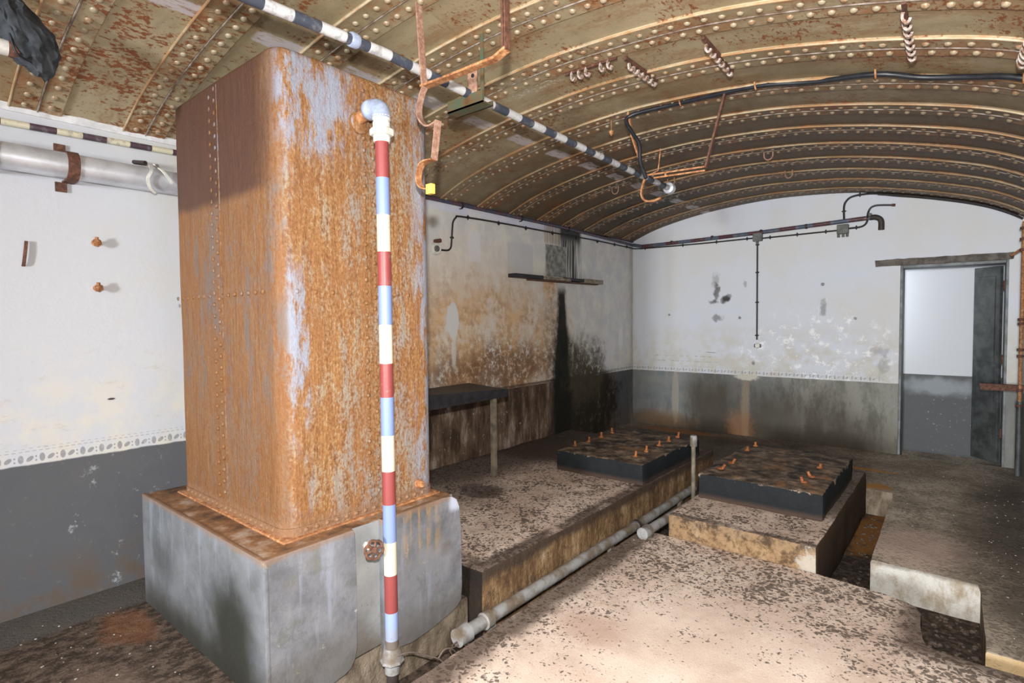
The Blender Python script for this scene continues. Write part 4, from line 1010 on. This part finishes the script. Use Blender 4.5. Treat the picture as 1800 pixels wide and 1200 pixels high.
# rusty hooks and pins on the left wall
hk = bmesh.new(); bar(hk, [(.0, -6.655, 1.80), (.012, -6.655, 1.803), (.016, -6.652, 1.83), (.016, -6.645, 1.89), (.014, -6.641, 1.925)], .014, .008, (0, 1, 0), 4)
tag(link('wall_hook', hk, M['rustdark'], None, True), 'thin rusty iron hook standing out of the left wall', 'hook')
for zc, lab in ((1.945, 'upper of two rusty bolt stubs in the white left wall'), (1.697, 'lower of two rusty bolt stubs in the white left wall')):
    b = bmesh.new(); lathe(b, [(.013, 0), (.012, .05), (.0, .052)], (0, -6.355, zc), (1, .1, 0), 10); lathe(b, [(.024, .03), (.022, .042)], (0, -6.352, zc), (1, .1, 0), 6); tube(b, [(.035, -6.352, zc - .012), (.04, -6.35, zc + .03)], .009, 8)
    tag(link('bolt_stub', b, M['rust'], None, True), lab, 'bolt')

# ------------------------------------------------------------------ back wall conduits
bp = thing('banded_back_pipe', 'banded maroon and blue pipe along the top of the back wall ending in an elbow', 'pipe', (1.5, -.03, 2.53))
link('pipe_length', T([(.03, -.032, 2.55), (.16, -.032, 2.520), (.5, -.032, 2.522), (1.0, -.032, 2.530), (1.7, -.032, 2.545), (2.6, -.032, 2.575), (2.90, -.032, 2.585)], .024, 14), M['bpipe'], bp, True)
link('elbow', T([(2.88, -.032, 2.585), (2.93, -.034, 2.583), (2.97, -.036, 2.56), (2.985, -.038, 2.52), (2.985, -.038, 2.44)], .029, 14, 4), M['darkhub'], bp, True)
for x_ in (.6, 1.15, 1.75, 2.25): link('pipe_clip', LT([(.028, -.012), (.028, .012)], (x_, -.032, 2.522 + .02 * x_ - .005), (1, 0, 0), 14), M['darkhub'], bp, True)
bc = thing('back_conduit', 'thin black conduit with clips below the banded pipe on the back wall', 'conduit', (1.3, -.015, 2.45))
link('conduit_run', T([(.12, -.014, 2.492), (.6, -.014, 2.485), (1.1, -.014, 2.482), (1.66, -.014, 2.487)], .009, 8), M['blackiron'], bc, True)
link('conduit_run', T([(1.76, -.014, 2.475), (2.1, -.014, 2.478), (2.56, -.014, 2.482)], .009, 8), M['blackiron'], bc, True)
for x_, z_ in ((.2, 2.492), (.75, 2.484), (1.2, 2.483), (1.58, 2.486), (1.85, 2.476), (2.15, 2.479), (2.45, 2.481)): saddle((x_, -.014, z_), (1, 0, 0), bc)
bd = thing('switch_drop', 'straight black conduit dropping down the middle of the back wall to a small switch', 'conduit', (1.705, -.015, 1.9))
link('conduit_run', T([(1.703, -.014, 2.44), (1.706, -.014, 1.225)], .010, 8), M['blackiron'], bd, True)
for z_ in (2.40, 2.06, 1.69, 1.28): saddle((1.705, -.014, z_), (0, 0, 1), bd)
bx = thing('junction_box', 'grey cast junction box above the straight conduit on the back wall', 'box', (1.71, -.03, 2.49))
link('body', B(1.655, 1.765, -.055, -.002, 2.44, 2.545, bev=.008), M['greybox'], bx)
link('gland', T([(1.703, -.022, 2.45), (1.703, -.022, 2.405)], .017), M['greybox'], bx, True)
bx = thing('junction_box', 'ragged grey junction box near the bent conduits over the doorway side', 'box', (2.61, -.03, 2.49))
link('body', B(2.565, 2.68, -.06, -.002, 2.435, 2.54, bev=.008), M['greybox'], bx)
for x_ in (2.58, 2.625, 2.665): link('gland', T([(x_, -.03, 2.445), (x_, -.03, 2.40)], .014, 8), M['greybox'], bx, True)
sw = thing('wall_switch', 'small white switch with dark prongs at the end of the straight conduit', 'switch', (1.715, -.02, 1.15))
link('body', LT([(.034, 0), (.034, .02), (.026, .03), (0, .03)], (1.715, -.001, 1.152), (0, -1, 0), 18), M['white'], sw, True)
bm = bmesh.new(); box(bm, 1.675, 1.69, -.025, -.002, 1.13, 1.17, bev=.003); box(bm, 1.74, 1.755, -.025, -.002, 1.13, 1.17, bev=.003); link('lug', bm, M['blackiron'], sw)
uc = thing('vault_conduit', 'black conduit climbing from the banded pipe and following the vault edge to the right', 'conduit', (3.3, -.02, 2.8))
pts = [(2.63, -.016, 2.60), (2.628, -.016, 2.74), (2.65, -.016, 2.80), (2.70, -.016, 2.84), (2.80, -.016, 2.852), (2.93, -.016, 2.842)] + [(x_, -.022, vz(x_) - .022) for x_ in (3.1, 3.3, 3.5, 3.7, 3.85, 3.95, 4.05, 4.12)]
link('conduit_run', T(pts, .011, 8, 4), M['blackiron'], uc, True); saddle((2.628, -.014, 2.69), (0, 0, 1), uc); saddle((2.78, -.014, 2.852), (1, 0, 0), uc)
link('conduit_run', T([(x_, -.05, vz(x_) - .018) for x_ in (2.95, 3.2, 3.4, 3.6, 3.8, 3.95, 4.08)], .012, 8, 4), M['blackiron'], uc, True)
rc_ = thing('short_conduit', 'short S-bent black conduit stub with an open end above the pipe elbow', 'conduit', (2.9, -.02, 2.65))
link('conduit_run', T([(2.68, -.016, 2.492), (2.78, -.016, 2.495), (2.83, -.016, 2.515), (2.855, -.02, 2.56), (2.86, -.06, 2.60), (2.862, -.02, 2.65), (2.885, -.016, 2.695), (2.93, -.016, 2.712), (3.0, -.016, 2.708), (3.09, -.016, 2.695)], .0105, 8, 4), M['blackiron'], rc_, True)
link('end_nut', LT([(.015, 0), (.015, .03), (.011, .032)], (3.075, -.016, 2.697), (1, 0, -.1), 6), M['rustdark'], rc_)
link('gland', LT([(.02, 0), (.02, .035)], (2.87, -.045, 2.60), (.4, 0, 1), 8), M['greybox'], rc_)
saddle((2.75, -.014, 2.494), (1, 0, 0), rc_)

# ------------------------------------------------------------------ right edge: pipe, rail
rp = thing('rusty_riser', 'dark rusty riser pipe clamped up the right wall by the doorway', 'pipe', (4.11, -.3, 0))
link('pipe_length', T([(4.112, -.32, .0), (4.112, -.32, .70)], .022), M['doorleaf'], rp, True)
link('pipe_length', T([(4.112, -.32, .70), (4.112, -.32, 2.36)], .014), M['rust'], rp, True)
for z_ in (.66, .80, 1.12, 1.18, 1.42, 1.46, 2.1, 2.2, 2.3): link('clamp', LT([(.022, -.012), (.026, -.008), (.026, .008), (.022, .012)], (4.108, -.32, z_), (0, 0, 1), 10), M['rustdark'], rp, True)
link('branch', T([(4.10, -.32, 2.11), (4.06, -.3, 2.08), (4.03, -.28, 2.06)], .012, 8), M['rust'], rp, True)
rb = bmesh.new(); box(rb, 3.825, 4.14, -.33, -.27, .815, .85, bev=.003); box(rb, 3.83, 4.14, -.33, -.322, .79, .82, bev=.002)
tag(link('rusty_rail', rb, M['rustdark']), 'rusty angle iron rail sticking out from the right wall across the doorway', 'rail')

# ------------------------------------------------------------------ ceiling pipe
cp = thing('banded_ceiling_pipe', 'long overhead pipe banded black and white, ending near the far hanger', 'pipe', (1.742, -4.5, 2.64))
link('pipe_length', T([(1.742, -7.9, 2.640), (1.742, -6.3, 2.648), (1.742, -5.7, 2.668), (1.742, -4.9, 2.648), (1.742, -4.2, 2.634), (1.742, -3.4, 2.618), (1.742, -2.74, 2.610)], .0225, 18), M['cpipe'], cp, True)
link('end_flange', LT([(.025, -.05), (.045, -.045), (.05, -.03), (.05, 0), (.035, .006), (.022, .006), (.02, -.02), (0, -.02)], (1.742, -2.70, 2.610), (0, 1, 0), 20), M['silver'], cp, True)
link('collar', LT([(.027, -.02), (.030, -.015), (.030, .015), (.027, .02)], (1.742, -5.86, 2.664), (0, 1, 0)), M['bluemetal'], cp, True)
# green bracket
gb = thing('pipe_bracket', 'dark green trough bracket holding the overhead pipe beside the rusty hanger', 'bracket', (1.74, -5.15, 2.7))
bm = bmesh.new(); box(bm, 1.60, 1.85, -5.19, -5.183, 2.585, 2.645); box(bm, 1.60, 1.85, -5.19, -5.11, 2.585, 2.592); box(bm, 1.60, 1.85, -5.117, -5.11, 2.585, 2.61); link('trough', bm, M['green'], gb)
link('hanger_strip', B(1.828, 1.85, -5.182, -5.176, 2.60, vz(1.84) + .0, bev=.001), M['green'], gb)
bm = B(1.735, 1.80, -5.178, -5.170, 2.64, 2.79, bev=.002); link('rust_plate', bm, M['rustpink'], gb)
link('plate_hole', LT([(.010, 0), (.010, .012)], (1.775, -5.170, 2.735), (0, -1, 0), 10), M['black'], gb)

# ------------------------------------------------------------------ hangers
h1 = thing('ceiling_hanger', 'near rusty flat-bar hanger with two hooks and a yellow tag, beside the tank', 'hanger', (2.0, -5.55, 2.9))
Y1 = -5.55
bm = bmesh.new(); bar(bm, [(1.795, Y1, vz(1.795) - .002), (1.818, Y1, 2.62), (1.826, Y1, 2.555)], .034, .008, (0, 1, 0)); link('left_leg', bm, M['rustpink'], h1)
bm = bmesh.new(); bar(bm, [(2.297, Y1, vz(2.297) - .002), (2.30, Y1, 2.56)], .034, .010, (0, 1, 0)); bar(bm, [(2.31, Y1, vz(2.3) - .002), (2.312, Y1, 2.56)], .030, .006, (0, 1, 0)); link('right_leg', bm, M['rustdark'], h1)
bm = bmesh.new(); bar(bm, [(2.312, Y1, 2.565), (2.25, Y1, 2.545), (1.95, Y1, 2.548), (1.815, Y1, 2.552)], .036, .012, (0, 1, 0)); 
for v in bm.verts: v.co += mn.noise_vector(v.co * 60) * .004
link('crossbar', bm, M['rust'], h1)
bm = bmesh.new(); bar(bm, [(1.835, Y1, 2.555), (1.81, Y1, 2.52), (1.79, Y1, 2.47), (1.79, Y1, 2.425), (1.82, Y1, 2.385), (1.86, Y1, 2.366), (1.915, Y1, 2.376)], .030, .008, (0, 1, 0), 5); link('upper_hook', bm, M['rustpink'], h1)
bm = bmesh.new(); bar(bm, [(1.912, Y1, 2.38), (1.883, Y1, 2.215)], .034, .008, (0, 1, 0)); link('hook_plate', bm, M['rustpink'], h1)
bm = bmesh.new(); bar(bm, [(1.886, Y1, 2.216), (1.815, Y1, 2.217), (1.785, Y1, 2.19), (1.776, Y1, 2.14), (1.80, Y1, 2.105), (1.85, Y1, 2.088)], .034, .006, (0, 1, 0), 4); link('lower_hook', bm, M['rust'], h1)
link('yellow_tag', B(1.845, 1.882, Y1 - .02, Y1 + .006, 2.065, 2.11, bev=.003), M['yellow'], h1)
h2 = thing('ceiling_hanger', 'far rusty rod hanger with a crossbar and one hook under the black cable', 'hanger', (2.2, -3.75, 2.9))
Y2 = -3.75
bm = bmesh.new(); bar(bm, [(1.895, Y2, vz(1.895) - .002), (1.925, Y2, 2.75), (2.025, Y2, 2.456)], .022, .012, (0, 1, 0)); link('left_leg', bm, M['rust'], h2)
bm = bmesh.new(); bar(bm, [(2.558, Y2, vz(2.558) - .002), (2.433, Y2, 2.447)], .022, .012, (0, 1, 0)); link('right_leg', bm, M['rustdark'], h2)
bm = bmesh.new(); bar(bm, [(2.02, Y2, 2.47), (2.435, Y2, 2.455)], .010, .010, (0, 1, 0)); bar(bm, [(2.09, Y2 - .012, 2.44), (2.435, Y2 - .012, 2.428)], .010, .010, (0, 1, 0)); bar(bm, [(2.17, Y2, 2.465), (2.17, Y2 - .01, 2.435)], .012, .012, (0, 1, 0)); link('crossbar', bm, M['rust'], h2)
bm = bmesh.new(); bar(bm, [(2.025, Y2, 2.46), (2.004, Y2, 2.41), (1.993, Y2, 2.35), (2.02, Y2, 2.303), (2.08, Y2, 2.29), (2.135, Y2, 2.302)], .014, .012, (0, 1, 0), 5); link('hook', bm, M['rust'], h2)
bm = bmesh.new(); tube(bm, [(2.127, Y2 + .01, 2.63), (2.11, Y2 + .01, 2.49), (2.03, Y2, 2.465)], .004, 6); link('wire_tie', bm, M['rust'], h2)

# black cable
cb = thing('black_cable', 'thick black cable clipped across the vault and hanging down the far hanger', 'cable', (3, -3.8, 2.8))
pts = [(4.12, -3.80, vz(4.12) - .02), (3.9, -3.86, vz(3.9) - .02), (3.703, -3.80, vz(3.7) - .02), (3.527, -3.785, vz(3.53) - .02), (3.34, -3.83, vz(3.34) - .018), (3.037, -3.76, vz(3.04) - .02), (2.738, -3.77, vz(2.74) - .018), (2.257, -3.72, 2.905), (2.0, -3.74, 2.905), (1.91, -3.76, 2.89), (1.893, -3.775, 2.853), (1.94, -3.775, 2.766), (1.99, -3.775, 2.679), (1.997, -3.775, 2.563), (2.027, -3.775, 2.481), (2.04, -3.775, 2.444)]
link('cable_run', T(pts, .0135, 12, 5), M['black'], cb, True)
for x_, y_ in ((3.9, -3.86), (3.34, -3.83), (2.738, -3.77), (2.257, -3.72)):
    bm = bmesh.new(); tube(bm, [(x_, y_ - .03, vz(x_) - .002), (x_, y_ - .016, vz(x_) - .03), (x_, y_, vz(x_) - .038), (x_, y_ + .016, vz(x_) - .03), (x_, y_ + .03, vz(x_) - .002)], .005, 6)
    link('cable_clip', bm, M['rust'], cb, True)

# ------------------------------------------------------------------ racks of cable hooks
def hook_bm(p, side):
    bm = bmesh.new(); p = Vector(p); s = Vector(side)
    pts = [p + Vector((0, 0, 0)), p + s * .008 + Vector((0, 0, -.016)), p + s * .006 + Vector((0, 0, -.036)), p - s * .004 + Vector((0, 0, -.050)), p - s * .015 + Vector((0, 0, -.046)), p - s * .018 + Vector((0, 0, -.036))]
    bar(bm, pts, .016, .010, tuple(Vector((0, 0, 1)).cross(s)), 4)
    return bm
M['porc'] = simple('chipped white cable hook', (.50, .45, .41), .65, 0, .6, 60, (.20, .095, .05), bs=.6)
def rack(a, b, n, label, side, skip=()):
    a = Vector(a); b = Vector(b); a.z = vz(a.x) - .012; b.z = vz(b.x) - .012
    t = thing('cable_rack', label, 'cable rack', a, 'racks of cable hooks on the vault')
    bm = bmesh.new(); bar(bm, [a - (b - a) * .12, b + (b - a) * .05], .018, .016, (0, 0, 1)); link('back_strip', bm, M['rustdark'], t)
    for i in range(n):
        if i in skip: continue
        p = a.lerp(b, (i + .3) / n); link('cable_hook', hook_bm(p, side), M['porc'], t, True)
rack((1.93, -4.52, 0), (2.22, -4.53, 0), 6, 'rack of pale cable hooks lying along a vault strap, leftmost', (-1, 0, 0), (3,))
rack((2.27, -4.46, 0), (2.28, -4.14, 0), 6, 'second rack of cable hooks from the left, next to the leftmost one', (-1, 0, 0))
rack((2.70, -4.47, 0), (2.69, -4.06, 0), 6, 'third rack of cable hooks from the left, above the black cable', (-1, 0, 0))
rack((3.515, -4.57, 0), (3.505, -4.08, 0), 7, 'fourth rack of cable hooks, near the top right of the vault', (-1, 0, 0))
rack((3.885, -4.33, 0), (3.875, -4.06, 0), 5, 'rightmost rack of cable hooks at the right edge of the vault', (-1, 0, 0))

# small ceiling loops
def loop(x, y, r, label):
    z = vz(x); bm = bmesh.new(); c = Vector((x, y, z - .004))
    pts = [c + Vector((-r, 0, .004)), c + Vector((-r, 0, -r * 1.2))] + [c + Vector((r * math.sin(t), 0, -r * 1.2 - r * math.cos(t))) for t in (-1.0, -.5, 0, .5, 1.0)] + [c + Vector((r, 0, -r * 1.2)), c + Vector((r, 0, .004))]
    tube(bm, pts, .006, 6, 3); tag(link('ceiling_loop', bm, M['rustpink'], None, True), label, 'loop', 'small iron loops on the vault')
loop(2.40, -2.21, .035, 'small iron loop on the vault right of the far hanger')
loop(2.37, -1.39, .032, 'small iron loop on the vault nearest the back wall')
loop(.93, -2.19, .035, 'small iron loop on the vault left of the overhead pipe end')
loop(1.40, -1.9, .035, 'small iron loop on the vault just past the overhead pipe end')
bm = bmesh.new(); xx, yy_ = 1.735, -3.70
tube(bm, [(xx, yy_, vz(xx) - .002), (xx, yy_, vz(xx) - .10)], .004, 6); lathe(bm, [(.02, 0), (.014, -.02), (.0, -.035)], (xx, yy_, vz(xx) - .09), (0, 0, 1), 8)
tag(link('hanging_pin', bm, M['rust'], None, True), 'thin rusty pin hanging from the vault left of the far hanger', 'pin')

# ------------------------------------------------------------------ rag and white tube, top left
wt = thing('lamp_tube', 'white tube hanging under the vault at the top left, behind the dark rag', 'lamp', (.8, -6.95, 2.58))
link('tube_body', T([(.80, -7.45, 2.575), (.80, -6.775, 2.585)], .030, 16), M['white'], wt, True)
link('end_ring', LT([(.032, -.01), (.034, 0), (.034, .02), (.03, .024)], (.80, -6.79, 2.585), (0, 1, 0)), M['rustdark'], wt, True)
bm = bmesh.new(); tube(bm, [(.80, -6.80, 2.59), (.80, -6.80, vz(.8) - .002)], .008, 8); tube(bm, [(.80, -7.3, 2.59), (.80, -7.3, vz(.8) - .002)], .008, 8); link('suspension_rod', bm, M['blackiron'], wt, True)
bm = bmesh.new(); bmesh.ops.create_icosphere(bm, subdivisions=5, radius=1)
org = Vector((.80, -6.745, 2.66))
for v in bm.verts:
    c = v.co.copy(); t = (c.z + 1) / 2
    w = .045 + .045 * math.sin(PI * min(1, t * .9 + .12)) ; ax_ = Vector((0, (.5 - t) * .10, 0))
    n_ = mn.noise_vector(c * 2.3) * .35 + mn.noise_vector(c * 6) * .16
    v.co = org + ax_ + Vector((c.x * w * .7, c.y * w, c.z * .155)) + Vector((n_.x * .045, n_.y * .055, n_.z * .05)) + Vector((0, 0, -.03 * max(0, mn.noise(c * 5)) if t < .3 else 0))
tag(link('rag', bm, M['rag'], None, True), 'crumpled dark grey rag hanging from the white tube at the top left', 'rag')
bm = bmesh.new()
tube(bm, [(.80, -6.86, 2.80), (.78, -6.80, 2.66), (.80, -6.82, 2.60), (.80, -6.76, 2.55)], .004, 6, 6); tube(bm, [(.80, -6.90, 2.73), (.80, -6.80, 2.72), (.80, -6.74, 2.76)], .004, 6, 6); tube(bm, [(.84, -6.80, 2.63), (.84, -6.78, 2.56), (.82, -6.73, 2.545)], .004, 6, 5)
tag(link('loose_wire', bm, M['black'], None, True), 'thin black wires coming out of the rag at the top left', 'wire')

# ------------------------------------------------------------------ lights
def light(kind, name, loc, energy, col=(1, 1, 1), **k):
    d = bpy.data.lights.new(name, kind); d.energy = energy; d.color = col
    o = bpy.data.objects.new(name, d); COL.objects.link(o); o.location = loc
    for a, v in k.items():
        if a == 'aim': o.rotation_euler = (Vector(v) - Vector(loc)).to_track_quat('-Z', 'Y').to_euler()
        else: setattr(d, a, v)
    return o
light('SPOT', 'flash', CAMP + Vector((.04, -.06, .28)), 590, (1, .98, .95), shadow_soft_size=.035, spot_size=math.radians(160), spot_blend=1.0, aim=(2.5, -3.8, .8))
light('AREA', 'rear_fill', (3.72, -14, 1.6), 800, (.95, .975, 1), shape='RECTANGLE', size=.7, size_y=1.4, aim=(2.4, 0, 1.3))  # added fill far behind the camera, brightens the back of the room
light('AREA', 'corridor_lamp', (2.75, .46, 1.6), 3.2, (.93, .97, 1), shape='RECTANGLE', size=.25, size_y=1.2, aim=(3.8, .5, 1.2))
w = bpy.data.worlds.new('World'); SC.world = w; w.use_nodes = True
w.node_tree.nodes['Background'].inputs[0].default_value = (.85, .9, 1, 1); w.node_tree.nodes['Background'].inputs[1].default_value = .35

# ------------------------------------------------------------------ camera
cam = bpy.data.cameras.new('camera'); co = bpy.data.objects.new('camera', cam); COL.objects.link(co)
cam.sensor_width = 36; cam.lens = FPX / 1800 * 36; cam.clip_start = .05
z = -fwd
co.matrix_world = Matrix(((rt2.x, up2.x, z.x, CAMP.x), (rt2.y, up2.y, z.y, CAMP.y), (rt2.z, up2.z, z.z, CAMP.z), (0, 0, 0, 1)))
SC.camera = co
SC.view_settings.view_transform = 'Standard'; SC.view_settings.look = 'None'; SC.view_settings.gamma = 1
SC.view_settings.exposure = 0.0; SC.view_settings.use_curve_mapping = False
